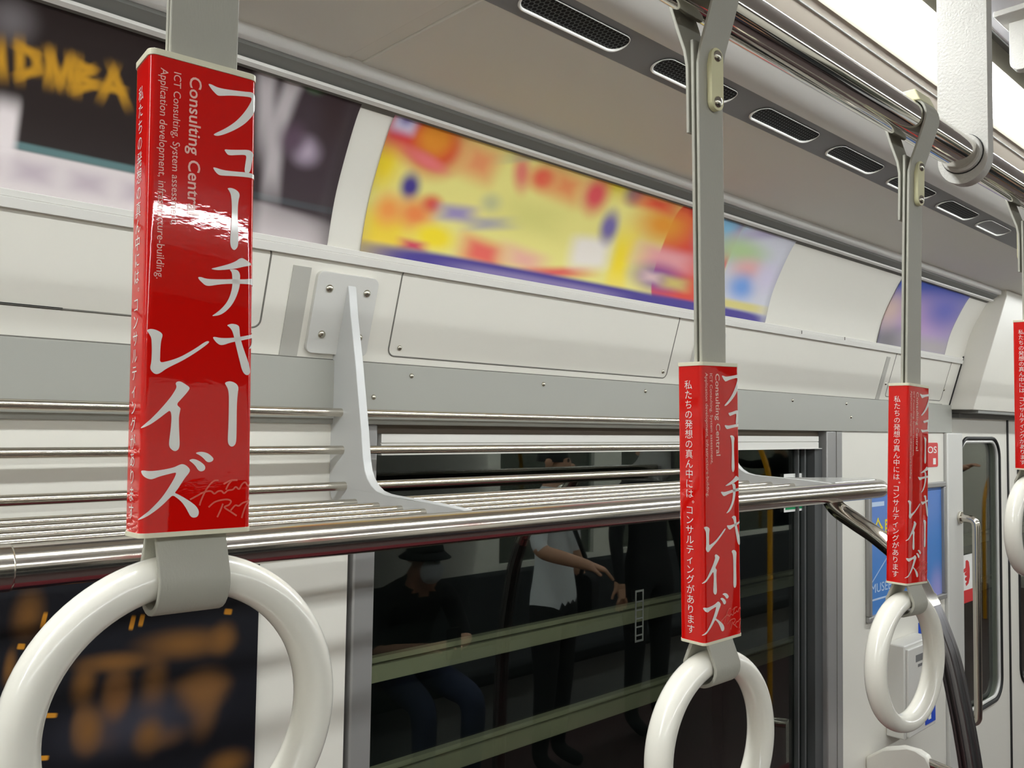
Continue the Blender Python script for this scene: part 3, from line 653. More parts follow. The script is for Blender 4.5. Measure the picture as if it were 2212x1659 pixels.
names = ['air vent nearest the camera, cut by the top edge of the photo', 'air vent half hidden behind the belt of the strap before the dark window',
         'honeycomb air vent just right of the strap before the dark window', 'honeycomb air vent above the wall, between the two lower hanging straps',
         'air vent half hidden behind the belt of the strap before the blue framed poster', 'last honeycomb air vent before the plain closed one']
for k, lb in enumerate(names):
    x0 = .6335+.2385*k; vent(x0, x0+.173, lb)
vent(.6335+.2385*6-.01, .6335+.2385*6+.145, 'plain closed oval vent plate at the far end of the ceiling strip', True)

# ================================================================== posters on the cove
def cove_poster(name, x0, x1, s0, s1, mat_, label, cat='poster', off=.0022):
    nx, ns = 40, 24; vs = []; fs = []; uv = []
    for j in range(ns+1):
        for i in range(nx+1):
            x = x0+(x1-x0)*i/nx; s = s0+(s1-s0)*j/ns; p = on(x, s, off); vs.append(p); uv.append((x, s))
    for j in range(ns):
        for i in range(nx): a = j*(nx+1)+i; fs.append((a, a+1, a+nx+2, a+nx+1))
    me = bpy.data.meshes.new(name); o = bpy.data.objects.new(name, me); C.objects.link(o)
    V = np.array([tuple(p) for p in vs]); V[:, 2] += H; c = (V.min(0)+V.max(0))/2; c[2] = V[:, 2].min(); o.location = c
    me.from_pydata([tuple(p) for p in V-c], [], fs); me.materials.append(mat_)
    ul = me.uv_layers.new(name='UV')
    for lp in me.loops: ul.data[lp.index].uv = uv[lp.vertex_index]
    me.polygons.foreach_set('use_smooth', [True]*len(me.polygons))
    md = o.modifiers.new('paper', 'SOLIDIFY'); md.thickness = .0006; md.offset = 0
    return tag(o, label, cat)
def blot(kind, u, v, wu, wv, rot, soft, col):
    x, s = px_on(u, v); xa, _ = px_on(u+4, v); _, sa = px_on(u, v-4)
    return (kind, x, s, wu*abs(xa-x)/4, wv*abs(sa-s)/4, -rot, soft, col)
T0, T1 = sh0+.012, SL[-1]-.022         # lower and upper edge of the sheets
def band_(x0, x1, s0, s1, soft, col): return ('r', (x0+x1)/2, (s0+s1)/2, (x1-x0)/2, (s1-s0)/2, 0, soft, col)
XA, XB, XC, XD = .683, 1.355, 1.585, 1.80
K = []
K += [blot('r', 830, 500, 60, 45, 0, .6, (240, 208, 62)), blot('e', 828, 350, 34, 55, 0, .7, (242, 212, 48)), blot('e', 1015, 262, 60, 22, 0, .7, (222, 198, 40)), blot('e', 1340, 385, 40, 36, 0, .7, (222, 198, 40)), blot('r', 1338, 560, 18, 60, 0, .7, (250, 222, 50)),
      blot('r', 880, 268, 58, 60, 0, .5, (212, 46, 70)), blot('e', 940, 315, 66, 62, 0, .45, (214, 58, 48)), blot('e', 940, 298, 42, 44, 0, .5, (226, 142, 46)), blot('e', 920, 346, 44, 14, .2, .7, (232, 120, 120)),
      blot('r', 876, 258, 27, 28, 0, .5, (206, 200, 222)), blot('e', 878, 256, 14, 14, 0, .8, (150, 140, 190)),
      blot('r', 1035, 350, 36, 36, .1, .7, (232, 152, 100)), blot('e', 1125, 372, 16, 40, -.5, .7, (226, 128, 110)), blot('e', 1172, 384, 30, 28, 0, .6, (228, 100, 76)), blot('r', 1222, 402, 34, 30, .1, .8, (232, 146, 92)),
      blot('e', 1285, 420, 26, 40, -.6, .6, (220, 84, 90)), blot('r', 1172, 335, 64, 9, -.32, .9, (186, 178, 140)),
      blot('e', 884, 402, 20, 28, -.3, .6, (74, 62, 140)), blot('e', 836, 452, 26, 32, .3, .7, (242, 158, 78)), blot('e', 895, 462, 36, 30, 0, .7, (240, 140, 76)), blot('e', 931, 440, 20, 18, 0, .7, (222, 92, 70)),
      blot('r', 985, 460, 36, 16, -.1, .7, (160, 146, 190)), blot('r', 1062, 482, 44, 12, -.2, .8, (170, 164, 176)), blot('e', 1060, 438, 20, 18, 0, .8, (196, 196, 150)), blot('r', 1150, 470, 60, 30, 0, .9, (222, 216, 130)),
      blot('e', 936, 512, 42, 26, 0, .5, (246, 220, 40)), blot('r', 1040, 546, 42, 26, .1, .6, (232, 104, 92)), blot('r', 1130, 560, 40, 20, .1, .8, (236, 178, 160)), blot('r', 1200, 588, 60, 10, -.15, .8, (226, 100, 92)), blot('r', 890, 530, 24, 10, 0, .8, (208, 70, 92)),
      blot('r', 1272, 545, 40, 34, -.1, .4, (240, 232, 222))]
K += [band_(XB, XC, T0, T1, .02, (222, 78, 62)), band_(1.39, XC, T0+.19, T1+.02, .12, (196, 40, 56)), band_(XA, XB+.12, T0-.02, T0+.026, .18, (78, 66, 146)), band_(.86, 1.26, T0-.012, T0+.017, .3, (136, 122, 172))]
K += [blot('e', 1372, 418, 22, 24, 0, .6, (122, 128, 128)), blot('e', 1314, 490, 18, 34, -.35, .6, (118, 106, 166)), blot('e', 1432, 485, 52, 38, 0, .7, (230, 152, 50)), blot('r', 1420, 440, 50, 16, 0, .8, (226, 90, 60)),
      blot('r', 1440, 560, 60, 22, 0, .6, (236, 164, 168)), blot('e', 1420, 600, 46, 26, 0, .7, (126, 78, 158)), blot('r', 1405, 598, 20, 10, 0, .8, (222, 190, 190)), blot('r', 1455, 612, 26, 12, 0, .8, (210, 190, 110))]
K += [band_(XC, XD+.03, T0, T1+.02, .06, (208, 208, 218)), blot('e', 1566, 490, 44, 62, 0, .7, (132, 184, 214)), blot('r', 1640, 505, 66, 14, -.3, .9, (182, 174, 200)), blot('e', 1600, 542, 54, 26, 0, .7, (180, 204, 150)), blot('e', 1616, 582, 32, 22, 0, .7, (228, 176, 174)),
      blot('e', 1600, 620, 26, 26, 0, .7, (120, 160, 224)), blot('e', 1655, 600, 24, 30, 0, .8, (214, 206, 228)), band_(XC-.02, XD-.01, T0+.026, T0+.045, .5, (216, 204, 130)), band_(XB, XD-.005, T0-.02, T0+.026, .18, (78, 66, 146))]
cove_poster('advertisement_poster', XA, XD, T0, T1, soft_print('yellow_poster_print', (236, 226, 138), K), 'long yellow and red printed advertisement with a purple bottom strip on the curved upper wall')
# dark poster
K = [band_(-.6, .63, T0-.03, T0+.052, .06, (226, 216, 216)), band_(-.6, .63, T0+.052, T0+.060, .5, (96, 128, 130))]
def line_strokes(segs, hw, soft, col):
    for (u0, v0, u1, v1) in segs:
        xa, sa = px_on(u0, v0); xb, sb = px_on(u1, v1); L = math.hypot(xb-xa, sb-sa)
        K.append(('r', (xa+xb)/2, (sa+sb)/2, L/2+hw*.6, hw, math.atan2(sb-sa, xb-xa), soft, col))
K += [blot('r', 560, 300, 24, 180, 0, .8, (52, 42, 44)), blot('r', 690, 320, 110, 170, 0, .5, (66, 54, 60)), blot('e', 24, 42, 44, 40, 0, .8, (112, 106, 108)), blot('r', 10, 280, 26, 62, 0, .4, (240, 230, 230))]
OR = (204, 150, 40); hw = .0042
line_strokes([(0, 98, 4, 156), (42, 100, 42, 160), (42, 100, 76, 118), (76, 118, 80, 150), (80, 150, 44, 162)], hw, .9, OR)
line_strokes([(104, 172, 108, 120), (108, 120, 128, 176), (128, 176, 150, 132), (150, 132, 154, 184)], hw, .9, OR)
line_strokes([(168, 138, 166, 190), (168, 138, 196, 150), (196, 150, 170, 165), (170, 165, 204, 182), (204, 182, 166, 192)], hw, .9, OR)
line_strokes([(222, 202, 244, 156), (244, 156, 268, 216), (230, 188, 260, 194)], hw, .9, OR)
LT = (188, 180, 182)
line_strokes([(578, 140, 574, 300), (640, 165, 596, 280), (596, 280, 584, 400)], .011, .7, LT)
K += [blot('e', 690, 172, 24, 22, 0, .8, (120, 170, 122)), blot('r', 745, 192, 26, 12, -.3, .9, (84, 80, 82)), blot('e', 660, 326, 26, 26, 0, .8, (176, 160, 178)), blot('e', 630, 300, 24, 30, 0, .9, (96, 76, 92)), blot('r', 720, 250, 30, 60, -.3, .9, (58, 44, 46))]
for k in range(9): K.append(('r', .02+.058*k, T0+.030, .018, .010, 0, .9, (196, 182, 190)))
cove_poster('advertisement_poster', -.45, .628, T0-.008, T1+.004, soft_print('dark_poster_print', (44, 35, 34), K), 'dark advertisement with orange capital letters and a white bottom strip behind the nearest strap')
K = [blot('r', 2040, 620, 200, 42, -.2, .6, (40, 76, 168)), blot('e', 1990, 690, 70, 46, 0, .7, (196, 160, 200)), blot('e', 2040, 670, 40, 40, 0, .8, (110, 110, 190)), blot('e', 1918, 735, 40, 30, 0, .8, (112, 108, 114)), blot('e', 1920, 668, 26, 34, 0, .8, (214, 186, 176)), blot('r', 2010, 750, 60, 16, 0, .9, (176, 168, 170))]
cove_poster('advertisement_poster', 2.40, 2.90, T0, T1, soft_print('blue_poster_print', (158, 152, 186), K), 'blue and lilac advertisement on the curved upper wall near the door')

far = MB(); far.ext_x([(my(on(0, s, .003).x*0+on(0, s, .003).y), on(0, s, .003).z) for s in [T0+(T1-T0)*k/10 for k in range(11)]]+[(my(on(0, s, .001).y), on(0, s, .001).z) for s in [T1-(T1-T0)*k/10 for k in range(11)]], -2.6, 9.0)  # unseen dark strip, added so the rack rail mirrors less white
tag(far.build('advertisement_poster', mat('added_dark_strip', (52, 44, 42), .5)), 'unseen dark strip added on the far upper wall to darken the rack rail reflection', 'poster')
# ================================================================== things on the wall below
def flat_sheet(name, x0, x1, z0, z1, y, mat_, parent=None, th=.0012):
    b = MB(); b.box(x0, x1, y-th, y, z0, z1); o = b.build(name, mat_, parent, smooth=False)
    me = o.data; ul = me.uv_layers.new(name='UV'); ox, oz = None, None
    off = Vector((0, 0, 0)); q = o
    while q: off += Vector(q.location); q = q.parent
    for lp in me.loops:
        v = me.vertices[lp.vertex_index].co; ul.data[lp.index].uv = (v.x+off.x, v.z+off.z-H)
    return o
def blot_y(kind, u, v, wu, wv, rot, soft, col, y):
    p = at_y(u, v, y); a = at_y(u+4, v, y); c = at_y(u, v-4, y)
    return (kind, p.x, p.z, wu*abs(a.x-p.x)/4, wv*abs(c.z-p.z)/4, -rot, soft, col)
def frame_loop(x0, x1, z0, z1, wd, ya, yb):
    b = MB(); b.box(x0, x1, ya, yb, z0, z0+wd); b.box(x0, x1, ya, yb, z1-wd, z1); b.box(x0, x0+wd, ya, yb, z0+wd, z1-wd); b.box(x1-wd, x1, ya, yb, z0+wd, z1-wd); return b
def text_on_wall(mb, body, x0, x1, z0, z1, y, **kw):
    v, f, _ = text_flat(body, **kw); mb.add([(x0+p[0]*(x1-x0), y, z0+p[1]*(z1-z0)) for p in v], f)
# black poster at the lower left
Y2 = YW-.004
bt = thing('wall_poster', 'black poster with orange characters seen through the nearest strap ring', 'poster', (.2, Y2, -.75))
g = []
for (u, v, a, c) in ((60, 1330, 26, 40), (20, 1440, 10, 30), (250, 1430, 60, 16), (400, 1390, 70, 24), (480, 1380, 22, 26), (180, 1480, 20, 34), (250, 1520, 24, 60), (200, 1590, 30, 26), (330, 1500, 22, 60), (430, 1480, 46, 18), (440, 1530, 24, 46), (345, 1590, 40, 20), (490, 1648, 34, 22), (175, 1560, 16, 30)):
    g.append(blot_y('e', u, v, a, c, .1, .9, (112, 76, 36), Y2))
g += [blot_y('e', 300, 1560, 120, 50, 0, .9, (52, 52, 62), Y2), blot_y('e', 320, 1590, 24, 30, 0, .8, (112, 78, 42), Y2), blot_y('e', 190, 1575, 24, 40, 0, .8, (116, 80, 42), Y2), blot_y('e', 440, 1490, 40, 36, 0, .7, (116, 80, 44), Y2), blot_y('e', 250, 1500, 22, 40, 0, .7, (112, 76, 42), Y2)]
for (u, v, a, c) in ((285, 1345, 5, 14), (305, 1340, 5, 12), (492, 1321, 8, 6), (94, 1340, 5, 16), (108, 1545, 14, 5), (92, 1637, 12, 5), (45, 1396, 8, 6)):
    g.append(blot_y('r', u, v, a, c, .2, .25, (206, 140, 40), Y2))
flat_sheet('print', -.30, .562, -.95, -.168, Y2, soft_print('black_poster_print', (16, 17, 24), g), bt)
# shelf line under the rack at the left of the window
b = MB(); b.box(.575, .7125, YW-.002, YW+.001, -.1865, -.1845); struct(b.build('trim_20', m_seam))
# blue framed poster
A = at_y(1868, 1035, YW); B = at_y(2030, 1060, YW); D = at_y(1866, 1347, YW)
fx0, fx1, fz1, fz0 = A.x, B.x+.02, at_y(2030, 1040, YW).z, D.z+.0
fp = thing('framed_poster', 'blue poster in a thin grey frame on the white wall right of the window', 'poster', ((fx0+fx1)/2, YW, fz0))
frame_loop(fx0, fx1, fz0, fz1, .017, YW-.014, YW).build('frame', m_aluw, fp, bevel=.003)
g = [blot_y('r', 1900, 1110, 200, 60, -.1, .9, (96, 132, 200), YW), ('r', fx0+.07, fz0+.13, .14, .0016, .55, .6, (180, 200, 226)), ('e', fx1-.06, fz0+.03, .05, .06, 0, .7, (150, 150, 210)), ('e', fx0+.25, fz0+.28, .06, .12, 0, .8, (94, 112, 190))]
flat_sheet('print', fx0+.015, fx1-.015, fz0+.015, fz1-.015, YW-.002, soft_print('sky_blue_poster_print', (70, 126, 196), g), fp)
b = MB(); text_on_wall(b, '全身', fx0+.045, fx0+.175, -.325, -.25, YW-.0036, resolution=3, bold=.01); b.build('lettering', mat('yellow_print', (236, 214, 30), .4), fp, smooth=False)
b = MB(); text_on_wall(b, 'MUSÉE', fx0+.03, fx0+.165, -.465, -.432, YW-.0036, resolution=3); m_pale = mat('pale_blue_print', (190, 210, 236), .4); b.build('lettering', m_pale, fp, smooth=False)
b = MB(); b.box(fx0+.035, fx0+.15, YW-.0036, YW-.003, -.487, -.482); b.build('printed_line', m_pale, fp, smooth=False)
b = MB(); b.box(fx0+.03, fx0+.12, YW-.0036, YW-.003, -.218, -.205); b.build('printed_line', m_pale, fp, smooth=False)
# red emergency sign
p0 = at_y(2004, 955, YW-.001); p1 = at_y(2026, 1008, YW-.001)
rx0, rx1, rz0, rz1 = p1.x-.125, p1.x, p1.z, -.034
t = thing('emergency_sign', 'small red sign with white letters above the blue framed poster', 'sign', ((rx0+rx1)/2, YW, rz0))
b = MB(); L = rrect(rx0, rx1, rz0, rz1, .008, 4); b.prism([(x, YW-.0016, z) for x, z in L], (0, .0016, 0)); b.build('plate', m_redst, t)
b = MB(); text_on_wall(b, 'SOS', rx0+.01, rx1-.012, rz1-.034, rz1-.012, YW-.0021, resolution=3, bold=.01); b.box(rx1-.042, rx1-.02, YW-.0022, YW-.0017, rz0+.008, rz0+.028); b.build('lettering', m_whst, t, smooth=False)
# intercom box
p0 = at_y(1935, 1395, YW-.05); p1 = at_y(2010, 1400, YW-.05)
q0 = at_y(1950, 1405, YW-.05); bx0 = q0.x; bz1 = q0.z; bx1 = bx0+.205; bz0 = at_y(1950, 1600, YW-.05).z
m_box = mat('light_grey_intercom_casing', (204, 202, 196), .4)
t = thing('intercom_box', 'light grey emergency intercom box on the wall behind the third ring', 'intercom', ((bx0+bx1)/2, YW, bz0))
b = MB(); b.box(bx0, bx1, YW-.055, YW, bz0, bz1+.012); b.build('casing', m_box, t, bevel=.004)
b = MB(); b.box(bx0+.008, bx1, YW-.063, YW-.054, bz0+.006, bz1+.002); b.build('lid', m_box, t, bevel=.003)
b = MB(); b.box(bx0+.06, bx0+.15, YW-.0637, YW-.063, bz1-.042, bz1-.022); b.box(bx0+.075, bx0+.135, YW-.0637, YW-.063, bz1-.058, bz1-.050); b.build('printed_line', mat('grey_print', (112, 112, 112), .5), t, smooth=False)
b = MB(); b.tube([(bx0+.095, YW-.063, bz0+.085), (bx0+.095, YW-.078, bz0+.085)], .014, 20); b.build('lock_knob', m_darksteel, t, bevel=.002)
b = MB(); b.tube([(bx0+.135, YW-.063, bz0+.12), (bx0+.135, YW-.072, bz0+.12)], .016, 20); b.build('call_button', m_redst, t, bevel=.002)
b = MB(); b.box(bx0+.125, bx1-.005, YW-.0645, YW-.063, bz0+.018, bz0+.068); st = b.build('notice', m_bluest, t, smooth=False)
b = MB(); b.box(bx0+.145, bx0+.165, YW-.0652, YW-.0645, bz0+.03, bz0+.055); b.build('mark', m_whst, st, smooth=False)
p = at_y(1992, 1360, YW); b = MB(); b.box(p.x-.03, p.x+.06, YW-.0016, YW, p.z-.06, p.z+.025)
tag(b.build('blue_sticker', m_bluest, smooth=False), 'blue sticker on the white wall just above the intercom box', 'sticker')
# sticker on the door glass
YG = YD+.0135
p0 = at_y(2073, 1208, YG); p1 = at_y(2097, 1275, YG)
sx0, sx1 = 3.262, 3.262+.125; sz1 = p0.z+.01; sz0 = sz1-.17
t = thing('door_sticker', 'white and red warning sticker with a red hand on the door window', 'sticker', ((sx0+sx1)/2, YG, sz0))
b = MB(); b.box(sx0, sx1, YG-.001, YG, sz0, sz1); b.build('paper', m_whst, t, smooth=False)
b = MB(); b.box(sx0, sx1, YG-.0016, YG-.001, sz0, sz0+.045)
cx, cz = sx0+.066, sz0+.105
b.prism([(cx+dx*.001, YG-.0016, cz+dz*.001) for dx, dz in ((-34, 14), (-8, 20), (-6, 44), (8, 46), (24, 38), (32, 14), (32, -16), (20, -38), (-2, -46), (-10, -36), (6, -30), (-14, -24), (-14, -16), (8, -12), (-16, -6), (-16, 2), (6, 6), (-30, 4))], (0, .0006, 0))
b.build('red_print', m_redst, t, smooth=False)
# green exit sticker and bar-code label on the window glass
YG1 = YW+.0305
q0 = at_y(1693, 1107, YG1); q1 = at_y(1737, 1100, YG1); qt = at_y(1695, 1024, YG1)
t = thing('window_sticker', 'white and green sticker on the window glass partly behind the rack rail', 'sticker', ((q0.x+q1.x)/2, YG1, q0.z))
b = MB(); b.box(q0.x, q1.x, YG1-.001, YG1, q0.z-.0, qt.z); b.build('paper', m_whst, t, smooth=False)
b = MB(); b.box(q0.x+.006, q1.x-.006, YG1-.0016, YG1-.001, q0.z+.006, q0.z+.052); b.build('green_print', m_green, t, smooth=False)
b = MB(); b.box(q0.x+.035, q1.x-.035, YG1-.0022, YG1-.0016, q0.z+.014, q0.z+.03); b.build('white_print', m_whst, t, smooth=False)
q0 = at_y(1372, 1276, YG1); q1 = at_y(1396, 1382, YG1)
t = thing('window_label', 'narrow pale label with dark boxes on the window glass left of the second strap', 'sticker', (q0.x, YG1, q1.z))
m_lab = mat('faded_label', (82, 86, 80), .5)
lx0, lx1 = q0.x-.0, q0.x+.028
frame_loop(lx0, lx1, q1.z, q0.z, .004, YG1-.0008, YG1).build('outline', m_lab, t, smooth=False)
b = MB()
for k in range(5): z = q1.z+.012+k*(q0.z-q1.z-.02)/5; b.box(lx0+.004, lx1-.004, YG1-.0008, YG1, z, z+.003)
b.build('divider', m_lab, t, smooth=False)
# grab bar on the door pillar
t = thing('grab_bar', 'vertical chrome grab bar on the pillar beside the door', 'grab bar', (3.115, 1.035, -.95))
zt, zb = -.305, -.945
arcT = [(3.115, 1.09, zt+.018), (3.115, 1.055, zt+.016), (3.115, 1.042, zt+.010), (3.115, 1.036, zt-.002), (3.115, 1.035, zt-.03)]
b = MB(); b.tube(smooth_path([Vector(p) for p in arcT], 5)+[Vector((3.115, 1.035, zb+.03))]+smooth_path([Vector((3.115, 1.036, zb+.002)), Vector((3.115, 1.042, zb-.01)), Vector((3.115, 1.055, zb-.016)), Vector((3.115, 1.09, zb-.018))], 5), .0125, 20)
b.build('bar', m_steel, t)
for z in (zt+.018, zb-.018):
    b = MB(); b.tube([(3.115, 1.088, z), (3.115, 1.080, z)], .021, 20); b.build('flange', m_steel, t, bevel=.001)
# bench end panel low at the right, with its tube
p = at_y(1940, 1623, 1.0); xb = 2.42
L = [(YW, ZF+.3), (.93, ZF+.3), (.925, p.z-.02), (.935, p.z-.002), (.955, p.z+.006), (1.0, p.z+.006), (1.05, p.z-.012), (YW, p.z-.05)]
t = thing('bench_end_panel', 'white rounded bench end panel at the bottom edge beside the grab pole', 'panel', (xb, 1.0, ZF))
b = MB(); b.ext_x(L, xb, xb+.03); b.build('panel', m_white, t, bevel=.006)
b = MB(); b.tube([(xb+.015, .935, p.z-.022), (xb+.015, .88, p.z-.03), (xb+.015, .84, p.z-.05), (xb+.015, .82, p.z-.1), (xb+.015, .82, ZF)], .014, 18); b.build('tube', m_steel, t)
# burgundy benches (they colour the rack rail's underside)
def bench(x0, x1, mirror, label, m_moq):
    f = (lambda y: my(y)) if mirror else (lambda y: y)
    t = thing('bench', label, 'bench seat', ((x0+x1)/2, f(.85), ZF))
    b = MB(); b.box(x0, x1, f(YW-.14), f(.56), ZF+.34, ZF+.44); b.build('seat_cushion', m_moq, t, bevel=.03)
    b = MB(); b.prism([(x0, f(YW-.002), ZF+.42), (x0, f(YW-.16), ZF+.42), (x0, f(YW-.06), ZF+.84), (x0, f(YW-.002), ZF+.84)], (x1-x0, 0, 0)); b.build('backrest', m_moq, t, bevel=.02)
    b = MB(); b.box(x0+.02, x1-.02, f(YW-.01), f(.72), ZF+.0, ZF+.34); b.build('heater_box', m_strip, t)
bench(-.6, 2.25, False, 'burgundy bench under the luggage rack, seen as dark red shine beneath its rail', m_moq)
bench(-.4, 8.0, True, 'bench across the aisle, made long and dark to blacken the low window reflection', m_char)  # lengthened and darkened so the window mirrors black low down
# ================================================================== people across the aisle, mirrored in the dark glass
m_skin = mat('skin', (206, 158, 128), .55)
m_blk = mat('black_cloth', (22, 22, 25), .85)
m_shirt = mat('white_shirt_cloth', (226, 230, 234), .8)
m_denim = mat('dark_blue_cloth', (38, 48, 74), .85)
m_grey = mat('grey_cloth', (92, 92, 96), .85)
m_hair = mat('black_hair', (16, 14, 14), .6)
def figure(name, label, base, yaw, J, B, mats, hem=None):
    """one continuous skinned body; J: joint -> (x, y, z, radius) facing -y; B: (joint, joint, material index)"""
    keys = list(J); idx = {k: i for i, k in enumerate(keys)}
    me = bpy.data.meshes.new('rig'); o = bpy.data.objects.new('rig', me); C.objects.link(o)
    me.from_pydata([J[k][:3] for k in keys], [(idx[a], idx[b]) for a, b, _ in B], [])
    sk = o.modifiers.new('skin', 'SKIN'); sk.use_smooth_shade = True
    sv = me.skin_vertices[0].data
    for k in keys:
        r = J[k][3]; r2 = J[k][4] if len(J[k]) > 4 else r
        sv[idx[k]].radius = (r, r2)
    sv[idx['pelvis']].use_root = True
    ss = o.modifiers.new('sub', 'SUBSURF'); ss.levels = 2; ss.render_levels = 2
    bpy.context.view_layer.update()
    me2 = bpy.data.meshes.new_from_object(o.evaluated_get(bpy.context.evaluated_depsgraph_get()))
    bpy.data.objects.remove(o)
    for m in mats: me2.materials.append(m)
    segs = [(Vector(J[a][:3]), Vector(J[b][:3]), mi) for a, b, mi in B]
    for p in me2.polygons:
        c = p.center; best = (9, 0)
        for a, b, mi in segs:
            d = b-a; t = max(0, min(1, (c-a).dot(d)/max(d.length_squared, 1e-9))); best = min(best, ((c-a-d*t).length, mi))
        k = best[1]
        if hem and k in (1, 2) and c.z > .7 and abs(c.x) < .2: k = 1 if c.z > hem else 2
        p.material_index = k; p.use_smooth = True
    t = thing('person', label, 'person', base); t.rotation_euler = (0, 0, yaw)
    b = bpy.data.objects.new('body', me2); C.objects.link(b); b.parent = t
    return t
def hand(J, B, w, d, side, mi):
    """palm, four fingers and a thumb beyond wrist w, curled a little, pointing along d"""
    d = Vector(d).normalized(); wv = Vector(J[w][:3]); s = d.cross(Vector((0, 0, 1))); s = s.normalized() if s.length > .2 else Vector((1, 0, 0))
    n = s.cross(d); pm = w+'_palm'; J[pm] = (*(wv+d*.055), .026, .016); B.append((w, pm, mi)); pv = Vector(J[pm][:3])
    for k, (o, L) in enumerate(((-.027, .062), (-.009, .072), (.010, .067), (.028, .052))):
        a, b_ = pm+'f%da' % k, pm+'f%db' % k
        J[a] = (*(pv+d*.038+s*o), .0085); J[b_] = (*(pv+d*(.038+L*.75)+s*o-n*(L*.55)), .0075); B += [(pm, a, mi), (a, b_, mi)]
    J[pm+'t'] = (*(wv+d*.045+s*(-.042*side)-n*.012), .0095); J[pm+'t2'] = (*(wv+d*.078+s*(-.050*side)-n*.028), .008); B += [(w, pm+'t', mi), (pm+'t', pm+'t2', mi)]
def head(J, B, base, lean=(0, 0, 0), mi=0):
    x, y, z = base; lx, ly, lz = lean
    J['neck'] = (x, y, z, .052); J['skull'] = (x+lx*.5, y-.012+ly*.5, z+.115, .076, .086); J['crown'] = (x+lx, y-.006+ly, z+.185, .062, .070)
    J['chin'] = (x+lx*.4, y-.055+ly*.6, z+.065, .040)
    B += [('neck', 'skull', mi), ('skull', 'crown', mi), ('skull', 'chin', mi)]
def face(t, c, m_eye=None):
    """eyes, nose, mouth and ears on a head centred at c, looking along -y"""
    for s in (-1, 1):
        b = MB(); b.dome((c[0]+s*.032, c[1]-.077, c[2]+.01), (s*.15, -1, 0), .011, .005, 10); b.build('eye', m_hair, t, local=True)
        b = MB(); b.dome((c[0]+s*.076, c[1]+.01, c[2]), (s, -.2, 0), .024, .014, 10); b.build('ear', m_skin, t, local=True)
    b = MB(); b.dome((c[0], c[1]-.082, c[2]-.018), (0, -1, -.1), .013, .018, 10); b.build('nose', m_skin, t, local=True)
def cap_of(name, t, c, r, h, m, brim=None, down=0):
    b = MB(); b.dome((c[0], c[1], c[2]-down), (0, 0, 1), r, h+down, 24, 7); 
    if brim:
        n = 32; vs = []
        for k in range(n): a = 2*PI*k/n; vs += [(c[0]+r*.98*math.cos(a), c[1]+r*.98*math.sin(a), c[2]-down+.004), (c[0]+brim*math.cos(a), c[1]+brim*math.sin(a), c[2]-down-.026)]
        b.add(vs, [(2*k, 2*k+1, (2*k+3) % (2*n), (2*k+2) % (2*n)) for k in range(n)])
    o = b.build(name, m, t, local=True)
    if brim: md = o.modifiers.new('cloth', 'SOLIDIFY'); md.thickness = .004
    return o
def standing(sc=1.0, rh=None, lh=None, shirt=1, legs=2, sleeve=1):
    J = {'pelvis': (0, 0, .95, .13, .105), 'waist': (0, 0, 1.10, .125, .095), 'chest': (0, .0, 1.30, .145, .105), 'collar': (0, .01, 1.43, .085, .07)}
    B = [('pelvis', 'waist', shirt), ('waist', 'chest', shirt), ('chest', 'collar', shirt), ('collar', 'neck', 0)]
    head(J, B, (0, 0, 1.50))
    for s, n in ((-1, 'r'), (1, 'l')):
        J[n+'hip'] = (s*.095, 0, .90, .10); J[n+'knee'] = (s*.10, -.01, .49, .062); J[n+'ankle'] = (s*.105, .02, .09, .043); J[n+'toe'] = (s*.12, -.13, .04, .038)
        B += [('pelvis', n+'hip', legs), (n+'hip', n+'knee', legs), (n+'knee', n+'ankle', legs), (n+'ankle', n+'toe', 3)]
        h = rh if s < 0 else lh
        if h is None: h = ((s*.25, .0, 1.13), (s*.26, -.06, .87))
        el, wr = h
        J[n+'sh'] = (s*.185, .01, 1.39, .062); J[n+'el'] = (*el, .044); J[n+'wr'] = (*wr, .029)
        B += [('collar', n+'sh', shirt), (n+'sh', n+'el', shirt), (n+'el', n+'wr', sleeve)]
        hand(J, B, n+'wr', Vector(wr)-Vector(el), s, 0)
    return {k: (v[0]*sc, v[1]*sc, v[2]*sc, *[q for q in v[3:]]) for k, v in J.items()}, B
# seated person with a hat and a white mask
J = {'pelvis': (0, .05, .545, .135, .11), 'waist': (0, .05, .67, .13, .10), 'chest': (0, -.01, .85, .145, .105), 'collar': (0, -.06, .965, .08, .07)}
B = [('pelvis', 'waist', 1), ('waist', 'chest', 1), ('chest', 'collar', 1), ('collar', 'neck', 0)]
head(J, B, (0, -.10, 1.005), (0, -.05, 0))
for s, n in ((-1, 'r'), (1, 'l')):
    J[n+'hip'] = (s*.10, .0, .545, .085); J[n+'knee'] = (s*.13, -.40, .50, .066); J[n+'ankle'] = (s*.12, -.38, .09, .045); J[n+'toe'] = (s*.13, -.54, .04, .038)
    B += [('pelvis', n+'hip', 2), (n+'hip', n+'knee', 2), (n+'knee', n+'ankle', 2), (n+'ankle', n+'toe', 3)]
    J[n+'sh'] = (s*.18, -.05, .92, .06); J[n+'el'] = (s*.25, -.12, .69, .044); J[n+'wr'] = (s*.07, -.31, .73, .028)
    B += [('collar', n+'sh', 1), (n+'sh', n+'el', 1), (n+'el', n+'wr', 0)]
    hand(J, B, n+'wr', (-s*.6, -.6, .3), s, 0)
t1 = figure('person', 'seated person in black with a bucket hat and white mask, mirrored in the window', (2.56, -1.16, -H), PI+.15, J, B, [m_skin, m_blk, m_denim, m_blk])
face(t1, (0, -.138, 1.12)); cap_of('bucket_hat', t1, (0, -.14, 1.155), .092, .085, m_blk, .128, .01)
b = MB(); b.dome((0, -.206, 1.060), (0, -1, -.1), .062, .040, 18, 5); b.build('face_mask', m_shirt, t1, local=True)
